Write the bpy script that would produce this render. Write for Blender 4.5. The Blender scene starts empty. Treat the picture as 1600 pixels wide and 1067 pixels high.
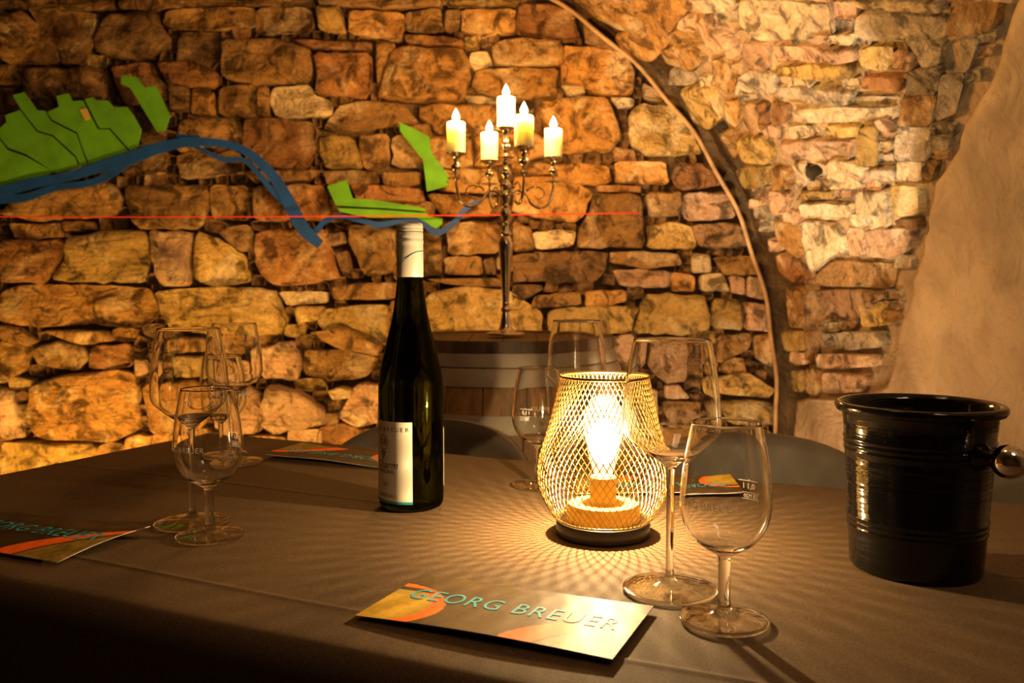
import bpy, bmesh, math, random
import numpy as np
from mathutils import Vector, Matrix, noise

random.seed(7)
R = math.radians
PI = math.pi
sc = bpy.context.scene
COL = sc.collection

# ------------------------------------------------------------------ camera
F = 1357.0            # focal length in pixels of a 1600-wide frame
PITCH = 0.058
TABLE_Z = 0.75
CAM = Vector((0, 0, TABLE_Z + 0.2556))
cd = bpy.data.cameras.new('camera')
cam = bpy.data.objects.new('camera', cd)
COL.objects.link(cam)
cam.location = CAM
cam.rotation_euler = (PI / 2 - PITCH, 0, 0)
cd.sensor_width = 36.0
cd.lens = 36.0 * F / 1600.0
cd.clip_start = 0.02
cd.clip_end = 50
cd.dof.use_dof = True
cd.dof.focus_distance = 0.86
cd.dof.aperture_fstop = 11.0
sc.camera = cam

# ------------------------------------------------------------------ world, lights, exposure
w = bpy.data.worlds.new('world')
sc.world = w
w.use_nodes = True
w.node_tree.nodes['Background'].inputs[0].default_value = (1.0, 0.62, 0.3, 1)
w.node_tree.nodes['Background'].inputs[1].default_value = 0.04
sc.view_settings.view_transform = 'Standard'
sc.view_settings.look = 'None'
sc.view_settings.exposure = 0.0
sc.view_settings.gamma = 1.0
sc.view_settings.use_curve_mapping = False
try:
    sc.cycles.max_bounces = 14
    sc.cycles.transmission_bounces = 12
    sc.cycles.glossy_bounces = 6
    sc.cycles.diffuse_bounces = 3
    sc.cycles.transparent_max_bounces = 16
    sc.cycles.sample_clamp_indirect = 4.0
    sc.cycles.blur_glossy = 0.3
except Exception:
    pass


def light(name, typ, loc, power, color, target=None, radius=0.05, size=None, spot=None, blend=0.5):
    l = bpy.data.lights.new(name, typ)
    l.energy = power
    l.color = color
    if typ in ('POINT', 'SPOT'):
        l.shadow_soft_size = radius
    if typ == 'AREA':
        l.shape = 'RECTANGLE'
        l.size, l.size_y = size
    if typ == 'SPOT':
        l.spot_size = spot
        l.spot_blend = blend
    o = bpy.data.objects.new(name, l)
    COL.objects.link(o)
    o.location = loc
    if target is not None:
        o.rotation_euler = (Vector(target) - Vector(loc)).to_track_quat('-Z', 'Y').to_euler()
    return o


# floor uplights washing the stone wall, the spot on the vault, and two unseen fill lights added overhead
light('uplight', 'AREA', (-1.45, 2.35, 0.12), 17, (1.0, 0.47, 0.075), (-1.35, 3.0, 0.75), size=(0.7, 0.15))
light('uplight', 'AREA', (-0.55, 2.25, 0.12), 12, (1.0, 0.50, 0.11), (-0.45, 3.0, 0.75), size=(0.5, 0.15))
light('uplight', 'AREA', (0.62, 2.2, 0.12), 11, (1.0, 0.58, 0.24), (0.62, 3.0, 0.8), size=(0.4, 0.15))
light('vault_spot', 'SPOT', (0.25, 1.9, 0.45), 84, (1.0, 0.70, 0.38), (0.68, 2.5, 1.50), radius=0.02, spot=R(53), blend=0.10)
light('fill_light', 'AREA', (0.0, 0.9, 2.15), 1.0, (1.0, 0.60, 0.28), (0.15, 1.1, 0.6), size=(0.25, 0.25))
light('fill_light', 'AREA', (0.55, 0.1, 1.95), 4.2, (1.0, 0.72, 0.45), (1.15, 1.8, 0.9), size=(0.3, 0.3))
LAMP_POWER = 15.0
CANDLE_POWER = 8.0


# ------------------------------------------------------------------ pixel rays (only used to take positions off real planes)
def ray(px, py):
    X = px - 800.0
    Y = 533.5 - py
    return Vector((X, F * math.cos(PITCH) + Y * math.sin(PITCH), -F * math.sin(PITCH) + Y * math.cos(PITCH))).normalized()


def on_y(px, py, y):
    d = ray(px, py)
    return CAM + d * ((y - CAM.y) / d.y)


def on_z(px, py, z=TABLE_Z):
    d = ray(px, py)
    return CAM + d * ((z - CAM.z) / d.z)


# ------------------------------------------------------------------ helpers
def tag(o, label=None, cat=None, group=None, kind=None):
    if label: o['label'] = label
    if cat: o['category'] = cat
    if group: o['group'] = group
    if kind: o['kind'] = kind
    return o


def empty(name, loc, rz=0.0, **k):
    o = bpy.data.objects.new(name, None)
    COL.objects.link(o)
    o.location = loc
    o.rotation_euler = (0, 0, rz)
    o.empty_display_size = 0.05
    return tag(o, **k)


def link(name, me, mat, parent=None, loc=None, smooth=True):
    if mat is not None and not me.materials:
        me.materials.append(mat)
    if smooth:
        me.polygons.foreach_set('use_smooth', [True] * len(me.polygons))
    o = bpy.data.objects.new(name, me)
    COL.objects.link(o)
    if parent is not None: o.parent = parent
    if loc is not None: o.location = loc
    return o


def mesh(name, verts, faces, mat, parent=None, loc=None, smooth=True, **k):
    me = bpy.data.meshes.new(name)
    me.from_pydata([tuple(v) for v in verts], [], faces)
    me.validate()
    me.update()
    o = link(name, me, mat, parent, loc, smooth)
    return tag(o, **k)


def sharp(o, ang=35):
    try:
        me = o.data
        bm = bmesh.new(); bm.from_mesh(me)
        for e in bm.edges:
            if len(e.link_faces) == 2 and e.calc_face_angle(0) > R(ang):
                e.smooth = False
        bm.to_mesh(me); bm.free()
    except Exception:
        pass
    return o


def lathe(prof, seg=48, a0=0.0, a1=2 * PI, closed=True):
    """prof: (r, z) list. Returns verts, faces."""
    vs, fs = [], []
    n = seg if closed else seg + 1
    rows = []
    for r, z in prof:
        if r < 1e-6:
            rows.append([len(vs)]); vs.append((0, 0, z))
        else:
            row = []
            for i in range(n):
                a = a0 + (a1 - a0) * i / seg
                row.append(len(vs)); vs.append((r * math.cos(a), r * math.sin(a), z))
            rows.append(row)
    for k in range(len(rows) - 1):
        A, B = rows[k], rows[k + 1]
        m = seg
        for i in range(m):
            j = (i + 1) % n
            if len(A) == 1 and len(B) == 1: continue
            if len(A) == 1: fs.append((A[0], B[j], B[i]))
            elif len(B) == 1: fs.append((A[i], A[j], B[0]))
            else: fs.append((A[i], A[j], B[j], B[i]))
    return vs, fs


def smooth_prof(pts, n=4):
    """Catmull-Rom through profile points."""
    out = []
    for i in range(len(pts) - 1):
        p0 = pts[max(i - 1, 0)]; p1 = pts[i]; p2 = pts[i + 1]; p3 = pts[min(i + 2, len(pts) - 1)]
        for k in range(n):
            t = k / n
            out.append(tuple(0.5 * ((2 * p1[j]) + (-p0[j] + p2[j]) * t + (2 * p0[j] - 5 * p1[j] + 4 * p2[j] - p3[j]) * t * t
                                    + (-p0[j] + 3 * p1[j] - 3 * p2[j] + p3[j]) * t ** 3) for j in range(len(p1))))
    out.append(tuple(pts[-1]))
    return out


def tube(path, rad, seg=8, cap=True):
    pts = [Vector(p) for p in path]
    n = len(pts)
    rr = rad if isinstance(rad, (list, tuple)) else [rad] * n
    vs, fs = [], []
    up = Vector((0, 0, 1))
    t0 = (pts[1] - pts[0]).normalized()
    if abs(t0.dot(up)) > 0.95: up = Vector((1, 0, 0))
    nrm = t0.cross(up).normalized()
    for i, p in enumerate(pts):
        t = (pts[min(i + 1, n - 1)] - pts[max(i - 1, 0)]).normalized()
        nrm = (nrm - t * nrm.dot(t)).normalized()
        b = t.cross(nrm)
        for k in range(seg):
            a = 2 * PI * k / seg
            vs.append(p + (nrm * math.cos(a) + b * math.sin(a)) * rr[i])
    for i in range(n - 1):
        for k in range(seg):
            j = (k + 1) % seg
            fs.append((i * seg + k, i * seg + j, (i + 1) * seg + j, (i + 1) * seg + k))
    if cap:
        fs.append(tuple(range(seg - 1, -1, -1)))
        fs.append(tuple((n - 1) * seg + k for k in range(seg)))
    return vs, fs


def merge(parts):
    V, Fc = [], []
    for vs, fs in parts:
        o = len(V)
        V += [tuple(v) for v in vs]
        Fc += [tuple(i + o for i in f) for f in fs]
    return V, Fc


def box(x0, x1, y0, y1, z0, z1):
    vs = [(x, y, z) for z in (z0, z1) for y in (y0, y1) for x in (x0, x1)]
    fs = [(0, 2, 3, 1), (4, 5, 7, 6), (0, 1, 5, 4), (2, 6, 7, 3), (0, 4, 6, 2), (1, 3, 7, 5)]
    return vs, fs


def text_geo(body, size=1.0, align='CENTER', spacing=1.0, bold=0.0):
    """Lettering as flat polygons (x, y), letter height about 0.7*size."""
    c = bpy.data.curves.new('t', 'FONT')
    c.body = body; c.size = size; c.align_x = align; c.space_character = spacing
    c.resolution_u = 3; c.offset = bold
    o = bpy.data.objects.new('t', c)
    COL.objects.link(o)
    dg = bpy.context.evaluated_depsgraph_get()
    me = o.evaluated_get(dg).to_mesh()
    vs = [(v.co.x, v.co.y) for v in me.vertices]
    fs = [tuple(p.vertices) for p in me.polygons]
    o.evaluated_get(dg).to_mesh_clear()
    bpy.data.objects.remove(o); bpy.data.curves.remove(c)
    return vs, fs


# ------------------------------------------------------------------ materials
MATS = {}


def new_mat(name):
    m = bpy.data.materials.new(name)
    m.use_nodes = True
    nt = m.node_tree
    return m, nt, nt.nodes['Principled BSDF']


def pbr(name, col, rough=0.5, metal=0.0, bump=None, var=0.0, scale=20, coat=0.0, spec=0.5, ior=1.5):
    m, nt, b = new_mat(name)
    b.inputs['Base Color'].default_value = (*col, 1)
    b.inputs['Roughness'].default_value = rough
    b.inputs['Metallic'].default_value = metal
    b.inputs['Specular IOR Level'].default_value = spec
    b.inputs['Coat Weight'].default_value = coat
    b.inputs['IOR'].default_value = ior
    tc = nt.nodes.new('ShaderNodeTexCoord')
    if var:
        n = nt.nodes.new('ShaderNodeTexNoise'); n.inputs['Scale'].default_value = scale; n.inputs['Detail'].default_value = 6
        nt.links.new(tc.outputs['Object'], n.inputs['Vector'])
        r = nt.nodes.new('ShaderNodeValToRGB')
        r.color_ramp.elements[0].position = 0.3; r.color_ramp.elements[1].position = 0.7
        r.color_ramp.elements[0].color = (*[c * (1 - var) for c in col], 1)
        r.color_ramp.elements[1].color = (*[min(1, c * (1 + var)) for c in col], 1)
        nt.links.new(n.outputs['Fac'], r.inputs['Fac'])
        nt.links.new(r.outputs['Color'], b.inputs['Base Color'])
    if bump:
        sc_, st, dist = bump
        n = nt.nodes.new('ShaderNodeTexNoise'); n.inputs['Scale'].default_value = sc_; n.inputs['Detail'].default_value = 8
        nt.links.new(tc.outputs['Object'], n.inputs['Vector'])
        bp = nt.nodes.new('ShaderNodeBump'); bp.inputs['Strength'].default_value = st; bp.inputs['Distance'].default_value = dist
        nt.links.new(n.outputs['Fac'], bp.inputs['Height'])
        nt.links.new(bp.outputs['Normal'], b.inputs['Normal'])
    return m


def stone_mat(name, a, bcol, c):
    """Rough quarry stone: two tones, a darker vein tone, pale mortar smears."""
    m, nt, b = new_mat(name)
    N, L = nt.nodes, nt.links
    tc = N.new('ShaderNodeTexCoord'); oi = N.new('ShaderNodeObjectInfo')
    mp = N.new('ShaderNodeVectorMath'); mp.operation = 'ADD'
    mul = N.new('ShaderNodeMath'); mul.operation = 'MULTIPLY'; mul.inputs[1].default_value = 37.0
    L.new(oi.outputs['Random'], mul.inputs[0])
    L.new(tc.outputs['Object'], mp.inputs[0]); L.new(mul.outputs[0], mp.inputs[1])

    def nz(scale, detail, dist=0.0, rough=0.6):
        n = N.new('ShaderNodeTexNoise'); n.inputs['Scale'].default_value = scale; n.inputs['Detail'].default_value = detail
        n.inputs['Distortion'].default_value = dist; n.inputs['Roughness'].default_value = rough
        L.new(mp.outputs[0], n.inputs['Vector']); return n

    def ramp(src, p0, p1, c0=(0, 0, 0), c1=(1, 1, 1)):
        r = N.new('ShaderNodeValToRGB'); r.color_ramp.elements[0].position = p0; r.color_ramp.elements[1].position = p1
        r.color_ramp.elements[0].color = (*c0, 1); r.color_ramp.elements[1].color = (*c1, 1)
        L.new(src, r.inputs['Fac']); return r

    n1 = nz(7, 8, 1.2); base = ramp(n1.outputs['Fac'], 0.35, 0.65, a, bcol)
    n2 = nz(10, 8, 1.6, 0.66); dk = ramp(n2.outputs['Fac'], 0.49, 0.60)
    mx = N.new('ShaderNodeMixRGB'); L.new(dk.outputs['Color'], mx.inputs['Fac']); L.new(base.outputs['Color'], mx.inputs[1])
    mx.inputs[2].default_value = (*[v * 0.30 for v in a], 1)
    n3 = nz(5.5, 8, 0.8, 0.68); sm = ramp(n3.outputs['Fac'], 0.53, 0.62)
    mx2 = N.new('ShaderNodeMixRGB'); L.new(mx.outputs[0], mx2.inputs[1]); mx2.inputs[2].default_value = (*c, 1)
    mf = N.new('ShaderNodeMath'); mf.operation = 'MULTIPLY'; mf.inputs[1].default_value = 0.8
    L.new(sm.outputs['Color'], mf.inputs[0]); L.new(mf.outputs[0], mx2.inputs['Fac'])
    n5 = nz(90, 6, 0, 0.7)
    hs = N.new('ShaderNodeHueSaturation'); L.new(mx2.outputs[0], hs.inputs['Color'])
    vv = N.new('ShaderNodeMapRange'); vv.inputs[3].default_value = 0.75; vv.inputs[4].default_value = 1.25
    vm = N.new('ShaderNodeMapRange'); vm.inputs[1].default_value = 0.3; vm.inputs[2].default_value = 0.7
    vm.inputs[3].default_value = 0.75; vm.inputs[4].default_value = 1.3
    L.new(oi.outputs['Random'], vv.inputs[0]); L.new(n5.outputs['Fac'], vm.inputs[0])
    vvm = N.new('ShaderNodeMath'); vvm.operation = 'MULTIPLY'; L.new(vv.outputs[0], vvm.inputs[0]); L.new(vm.outputs[0], vvm.inputs[1])
    L.new(vvm.outputs[0], hs.inputs['Value'])
    L.new(hs.outputs[0], b.inputs['Base Color'])
    b.inputs['Roughness'].default_value = 0.72
    b.inputs['Specular IOR Level'].default_value = 0.35
    n4 = nz(22, 10, 0.8, 0.62)
    st = N.new('ShaderNodeMapping'); st.inputs['Scale'].default_value = (5, 5, 22); st.inputs['Rotation'].default_value = (0, .12, 0)
    L.new(mp.outputs[0], st.inputs[0])
    n6 = N.new('ShaderNodeTexNoise'); n6.inputs['Scale'].default_value = 1.0; n6.inputs['Detail'].default_value = 7; n6.inputs['Distortion'].default_value = 0.7
    L.new(st.outputs[0], n6.inputs['Vector'])
    ad = N.new('ShaderNodeMath'); ad.operation = 'ADD'; L.new(n4.outputs['Fac'], ad.inputs[0])
    m3 = N.new('ShaderNodeMath'); m3.operation = 'MULTIPLY'; m3.inputs[1].default_value = 0.8; L.new(n6.outputs['Fac'], m3.inputs[0]); L.new(m3.outputs[0], ad.inputs[1])
    bp = N.new('ShaderNodeBump'); bp.inputs['Strength'].default_value = 1.0; bp.inputs['Distance'].default_value = 0.03
    L.new(ad.outputs[0], bp.inputs['Height']); L.new(bp.outputs[0], b.inputs['Normal'])
    return m


SM = {
    'b': stone_mat('ochre_brown_stone', (.25, .14, .055), (.38, .23, .09), (.55, .42, .28)),
    'o': stone_mat('orange_stone', (.38, .20, .065), (.52, .31, .11), (.62, .48, .30)),
    'r': stone_mat('rust_stone', (.26, .12, .05), (.36, .19, .08), (.5, .36, .23)),
    'y': stone_mat('yellow_ochre_stone', (.38, .26, .085), (.52, .37, .15), (.62, .52, .34)),
    'l': stone_mat('pale_cream_stone', (.50, .40, .27), (.66, .55, .40), (.70, .62, .50)),
    'p': stone_mat('pinkish_stone', (.46, .29, .20), (.60, .42, .30), (.68, .54, .42)),
    'g': stone_mat('grey_stone', (.33, .28, .23), (.48, .42, .35), (.6, .5, .38)),
    'd': stone_mat('dark_brown_stone', (.14, .08, .04), (.25, .15, .07), (.36, .24, .14)),
}
M = dict(
    mortar=pbr('lime_mortar', (.11, .072, .04), 0.9, bump=(40, 0.9, 0.02), var=0.5, scale=9),
    mortar_light=pbr('pale_mortar', (.34, .25, .16), 0.9, bump=(40, 0.9, 0.02), var=0.4, scale=7),
    floor=pbr('cellar_floor', (.12, .09, .07), 0.7, bump=(15, 0.4, 0.01), var=0.3, scale=4),
    rod=pbr('weathered_conduit', (.36, .24, .14), 0.6, bump=(60, 0.3, 0.003), var=0.3, scale=25),
    silver=pbr('polished_nickel', (.62, .56, .50), 0.16, 1.0),
    wick=pbr('charred_wick', (.02, .015, .01), 0.9, var=0.3),
    lamp_wire=pbr('gold_wire', (.50, .33, .11), 0.32, 0.9),
    lamp_gold=pbr('gold_paint', (.55, .36, .08), 0.42, 0.25, var=0.05),
    lamp_base=pbr('dark_base_plastic', (.035, .032, .03), 0.4, var=0.1),
    chrome=pbr('chrome', (.8, .76, .72), 0.06, 1.0),
    chair=pbr('grey_taupe_shell', (.105, .08, .057), 0.55, bump=(400, 0.12, 0.001), var=0.06),
    chair_leg=pbr('dark_metal_leg', (.05, .045, .04), 0.4, 0.8, var=0.1),
    capsule=pbr('cream_foil', (.78, .72, .62), 0.42, 0.15, var=0.04, scale=40),
    label=pbr('cream_paper', (.74, .70, .58), 0.55, bump=(300, 0.1, 0.0005), var=0.03),
    ink=pbr('brown_ink', (.06, .045, .035), 0.6, var=0.1),
    teal=pbr('teal_ink', (.03, .26, .30), 0.45, var=0.08),
    green=pbr('green_felt', (.10, .36, .018), 0.75, bump=(150, 0.25, 0.002), var=0.22, scale=14),
    ochre_patch=pbr('ochre_board', (.55, .40, .12), 0.7, var=0.08),
    groove=pbr('dark_gap', (.02, .035, .006), 0.9, var=0.2),
    blue=pbr('blue_painted_board', (.003, .065, .42), 0.6, bump=(60, 0.2, 0.002), var=0.25, scale=12),
    string=pbr('red_cord', (.75, .04, .03), 0.7, var=0.1),
    hoop=pbr('galvanised_hoop', (.40, .35, .27), 0.5, 0.4, bump=(50, 0.3, 0.002), var=0.25, scale=9),
    card_edge=pbr('white_card_core', (.75, .70, .62), 0.5, var=0.02),
    card_back=pbr('card_back', (.55, .5, .42), 0.5, var=0.02),
    cyan=pbr('cyan_print', (.06, .42, .55), 0.6, spec=0.15, var=0.05),
)


def plaster_mat():
    m, nt, b = new_mat('rough_lime_plaster')
    N, L = nt.nodes, nt.links
    tc = N.new('ShaderNodeTexCoord')
    n1 = N.new('ShaderNodeTexNoise'); n1.inputs['Scale'].default_value = 3.2; n1.inputs['Detail'].default_value = 10; n1.inputs['Distortion'].default_value = 0.8
    L.new(tc.outputs['Object'], n1.inputs['Vector'])
    r = N.new('ShaderNodeValToRGB')
    e = r.color_ramp.elements
    e[0].position = 0.36; e[0].color = (.28, .21, .15, 1)
    e[1].position = 0.60; e[1].color = (.54, .43, .32, 1)
    L.new(n1.outputs['Fac'], r.inputs['Fac'])
    n2 = N.new('ShaderNodeTexNoise'); n2.inputs['Scale'].default_value = 9; n2.inputs['Detail'].default_value = 12; n2.inputs['Distortion'].default_value = 3
    L.new(tc.outputs['Object'], n2.inputs['Vector'])
    cr = N.new('ShaderNodeValToRGB'); ce = cr.color_ramp.elements
    ce[0].position = 0.490; ce[0].color = (1, 1, 1, 1); ce[1].position = 0.5; ce[1].color = (.55, .5, .45, 1)
    x = ce.new(0.51); x.color = (1, 1, 1, 1)
    L.new(n2.outputs['Fac'], cr.inputs['Fac'])
    mx = N.new('ShaderNodeMixRGB'); mx.blend_type = 'MULTIPLY'; mx.inputs['Fac'].default_value = 0.5
    L.new(r.outputs[0], mx.inputs[1]); L.new(cr.outputs[0], mx.inputs[2]); L.new(mx.outputs[0], b.inputs['Base Color'])
    b.inputs['Roughness'].default_value = 0.85
    bp = N.new('ShaderNodeBump'); bp.inputs['Strength'].default_value = 0.5; bp.inputs['Distance'].default_value = 0.02
    L.new(n2.outputs['Fac'], bp.inputs['Height']); L.new(bp.outputs[0], b.inputs['Normal'])
    return m


M['plaster'] = plaster_mat()


def cloth_mat():
    m, nt, b = new_mat('taupe_woven_cloth')
    N, L = nt.nodes, nt.links
    tc = N.new('ShaderNodeTexCoord')
    n1 = N.new('ShaderNodeTexNoise'); n1.inputs['Scale'].default_value = 900; n1.inputs['Detail'].default_value = 2
    L.new(tc.outputs['Object'], n1.inputs['Vector'])
    r = N.new('ShaderNodeValToRGB'); r.color_ramp.elements[0].position = .3; r.color_ramp.elements[1].position = .75
    r.color_ramp.elements[0].color = (.060, .036, .018, 1); r.color_ramp.elements[1].color = (.135, .086, .046, 1)
    L.new(n1.outputs['Fac'], r.inputs['Fac']); L.new(r.outputs[0], b.inputs['Base Color'])
    b.inputs['Roughness'].default_value = 0.8
    b.inputs['Specular IOR Level'].default_value = 0.12
    n2 = N.new('ShaderNodeTexNoise'); n2.inputs['Scale'].default_value = 6; n2.inputs['Detail'].default_value = 3
    L.new(tc.outputs['Object'], n2.inputs['Vector'])
    bp = N.new('ShaderNodeBump'); bp.inputs['Strength'].default_value = 0.25; bp.inputs['Distance'].default_value = 0.0006
    L.new(n1.outputs['Fac'], bp.inputs['Height'])
    bp2 = N.new('ShaderNodeBump'); bp2.inputs['Strength'].default_value = 0.14; bp2.inputs['Distance'].default_value = 0.01
    L.new(n2.outputs['Fac'], bp2.inputs['Height']); L.new(bp.outputs[0], bp2.inputs['Normal'])
    L.new(bp2.outputs[0], b.inputs['Normal'])
    return m


M['cloth'] = cloth_mat()


def wood_mat(name, a, bb, scale=6):
    m, nt, b = new_mat(name)
    N, L = nt.nodes, nt.links
    tc = N.new('ShaderNodeTexCoord'); mp = N.new('ShaderNodeMapping'); mp.inputs['Scale'].default_value = (6, 6, 0.6)
    L.new(tc.outputs['Object'], mp.inputs[0])
    n = N.new('ShaderNodeTexNoise'); n.inputs['Scale'].default_value = scale; n.inputs['Detail'].default_value = 8; n.inputs['Distortion'].default_value = 1.5
    L.new(mp.outputs[0], n.inputs['Vector'])
    r = N.new('ShaderNodeValToRGB'); r.color_ramp.elements[0].position = .35; r.color_ramp.elements[1].position = .7
    r.color_ramp.elements[0].color = (*a, 1); r.color_ramp.elements[1].color = (*bb, 1)
    L.new(n.outputs['Fac'], r.inputs['Fac']); L.new(r.outputs[0], b.inputs['Base Color'])
    b.inputs['Roughness'].default_value = 0.5
    bp = N.new('ShaderNodeBump'); bp.inputs['Strength'].default_value = .3; bp.inputs['Distance'].default_value = .004
    L.new(n.outputs['Fac'], bp.inputs['Height']); L.new(bp.outputs[0], b.inputs['Normal'])
    return m


M['stave'] = wood_mat('oak_stave', (.22, .11, .035), (.40, .22, .08))
M['barrel_dark'] = wood_mat('dark_stained_oak', (.05, .028, .016), (.12, .07, .04))
M['table_wood'] = wood_mat('table_wood', (.10, .06, .03), (.2, .12, .06))


def glass_mat(name, col, rough=0.0, ior=1.5, clear=0):
    m = bpy.data.materials.new(name); m.use_nodes = True
    nt = m.node_tree; nt.nodes.clear()
    o = nt.nodes.new('ShaderNodeOutputMaterial'); g = nt.nodes.new('ShaderNodeBsdfGlass')
    g.inputs['Color'].default_value = (*col, 1); g.inputs['Roughness'].default_value = rough; g.inputs['IOR'].default_value = ior
    if clear:
        t = nt.nodes.new('ShaderNodeBsdfTransparent'); mx = nt.nodes.new('ShaderNodeMixShader'); mx.inputs[0].default_value = clear
        nt.links.new(g.outputs[0], mx.inputs[1]); nt.links.new(t.outputs[0], mx.inputs[2]); nt.links.new(mx.outputs[0], o.inputs[0])
    else:
        nt.links.new(g.outputs[0], o.inputs[0])
    return m


M['glass'] = glass_mat('clear_glass', (1, 1, 1))
M['bottle'] = glass_mat('dark_green_glass', (.16, .19, .03), 0.0, 1.68)


def thin_glass(name, tint, glow=None, strength=0.0):
    """Thin clear envelope: passes light straight on and mirrors at grazing angles."""
    m = bpy.data.materials.new(name); m.use_nodes = True
    nt = m.node_tree; nt.nodes.clear(); N, L = nt.nodes, nt.links
    o = N.new('ShaderNodeOutputMaterial'); t = N.new('ShaderNodeBsdfTransparent'); g = N.new('ShaderNodeBsdfGlossy')
    t.inputs[0].default_value = (*tint, 1); g.inputs['Roughness'].default_value = 0.03
    lw = N.new('ShaderNodeLayerWeight')
    pw = N.new('ShaderNodeMath'); pw.operation = 'POWER'; pw.inputs[1].default_value = 3.0; L.new(lw.outputs['Facing'], pw.inputs[0])
    f = N.new('ShaderNodeMath'); f.operation = 'MULTIPLY_ADD'; f.inputs[1].default_value = 0.85; f.inputs[2].default_value = 0.06; L.new(pw.outputs[0], f.inputs[0])
    mx = N.new('ShaderNodeMixShader'); L.new(f.outputs[0], mx.inputs[0]); L.new(t.outputs[0], mx.inputs[1]); L.new(g.outputs[0], mx.inputs[2])
    last = mx.outputs[0]
    if glow:
        e = N.new('ShaderNodeEmission'); e.inputs[0].default_value = (*glow, 1); e.inputs[1].default_value = strength
        ad = N.new('ShaderNodeAddShader'); L.new(last, ad.inputs[0]); L.new(e.outputs[0], ad.inputs[1]); last = ad.outputs[0]
    L.new(last, o.inputs[0])
    return m


def emit_through(name, col, strength):
    m = bpy.data.materials.new(name); m.use_nodes = True
    nt = m.node_tree; nt.nodes.clear(); N, L = nt.nodes, nt.links
    o = N.new('ShaderNodeOutputMaterial'); t = N.new('ShaderNodeBsdfTransparent'); e = N.new('ShaderNodeEmission')
    e.inputs[0].default_value = (*col, 1); e.inputs[1].default_value = strength
    ad = N.new('ShaderNodeAddShader'); L.new(t.outputs[0], ad.inputs[0]); L.new(e.outputs[0], ad.inputs[1]); L.new(ad.outputs[0], o.inputs[0])
    return m


M['glass_thin'] = thin_glass('clear_foot_glass', (.97, .97, .95))
M['bulb_glass'] = thin_glass('bulb_glass', (.99, .97, .92), (1.0, .72, .36), 1.0)
M['bulb_glow'] = emit_through('bulb_glow', (1.0, .82, .52), 9.0)
M['flame'] = emit_through('candle_flame', (1.0, .78, .42), 9.0)


def wax_mat():
    m, nt, b = new_mat('candle_wax')
    b.inputs['Base Color'].default_value = (.95, .88, .72, 1)
    b.inputs['Roughness'].default_value = 0.45
    b.inputs['Subsurface Weight'].default_value = 1.0
    b.inputs['Subsurface Radius'].default_value = (1.0, .82, .6)
    b.inputs['Subsurface Scale'].default_value = 0.04
    N, L = nt.nodes, nt.links
    tc = N.new('ShaderNodeTexCoord'); n = N.new('ShaderNodeTexNoise'); n.inputs['Scale'].default_value = 30
    L.new(tc.outputs['Object'], n.inputs['Vector'])
    bp = N.new('ShaderNodeBump'); bp.inputs['Strength'].default_value = .1; bp.inputs['Distance'].default_value = .002
    L.new(n.outputs['Fac'], bp.inputs['Height']); L.new(bp.outputs[0], b.inputs['Normal'])
    return m


M['wax'] = wax_mat()


def engraving_mat():
    m = bpy.data.materials.new('frosted_engraving'); m.use_nodes = True
    nt = m.node_tree; nt.nodes.clear(); N, L = nt.nodes, nt.links
    o = N.new('ShaderNodeOutputMaterial'); d = N.new('ShaderNodeBsdfDiffuse'); t = N.new('ShaderNodeBsdfTranslucent')
    d.inputs[0].default_value = (.95, .93, .9, 1); t.inputs[0].default_value = (.95, .93, .9, 1)
    mx = N.new('ShaderNodeMixShader'); mx.inputs[0].default_value = .55
    L.new(d.outputs[0], mx.inputs[1]); L.new(t.outputs[0], mx.inputs[2])
    tr = N.new('ShaderNodeBsdfTransparent'); m2 = N.new('ShaderNodeMixShader'); m2.inputs[0].default_value = .08
    L.new(mx.outputs[0], m2.inputs[1]); L.new(tr.outputs[0], m2.inputs[2]); L.new(m2.outputs[0], o.inputs[0])
    return m


M['engraving'] = engraving_mat()


def bucket_mat():
    m, nt, b = new_mat('black_enamel')
    N, L = nt.nodes, nt.links
    b.inputs['Base Color'].default_value = (.004, .004, .004, 1); b.inputs['Roughness'].default_value = 0.09
    b.inputs['Specular IOR Level'].default_value = 0.45
    tc = N.new('ShaderNodeTexCoord'); mp = N.new('ShaderNodeMapping'); mp.inputs['Scale'].default_value = (12, 12, 160)
    n = N.new('ShaderNodeTexNoise'); n.inputs['Scale'].default_value = 1; n.inputs['Detail'].default_value = 3
    L.new(tc.outputs['Object'], mp.inputs[0]); L.new(mp.outputs[0], n.inputs['Vector'])
    bp = N.new('ShaderNodeBump'); bp.inputs['Strength'].default_value = .9; bp.inputs['Distance'].default_value = .0015
    L.new(n.outputs['Fac'], bp.inputs['Height']); L.new(bp.outputs[0], b.inputs['Normal'])
    return m


M['bucket'] = bucket_mat()

# ------------------------------------------------------------------ the cellar shell
WALL_Y = 3.0
VR, VCX, VCZ, SKEW = 1.624, -0.679, 0.6177, 0.15
REC = 0.05


def wall_map(u, v, h):            # u = x, v = z on the back wall; h = height out of the wall
    return Vector((u, WALL_Y - h, v))


def vcx(y):
    return VCX + SKEW * (WALL_Y - y)


def vault_map(u, v, h):           # u = y along the vault, v = arc length up from the springing
    r = VR - h
    if v < 0:
        return Vector((vcx(u) + r, u, VCZ + v))
    a = v / VR
    return Vector((vcx(u) + r * math.cos(a), u, VCZ + r * math.sin(a)))


def px_wall(px, py):
    p = on_y(px, py, WALL_Y)
    return (p.x, p.z)


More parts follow.
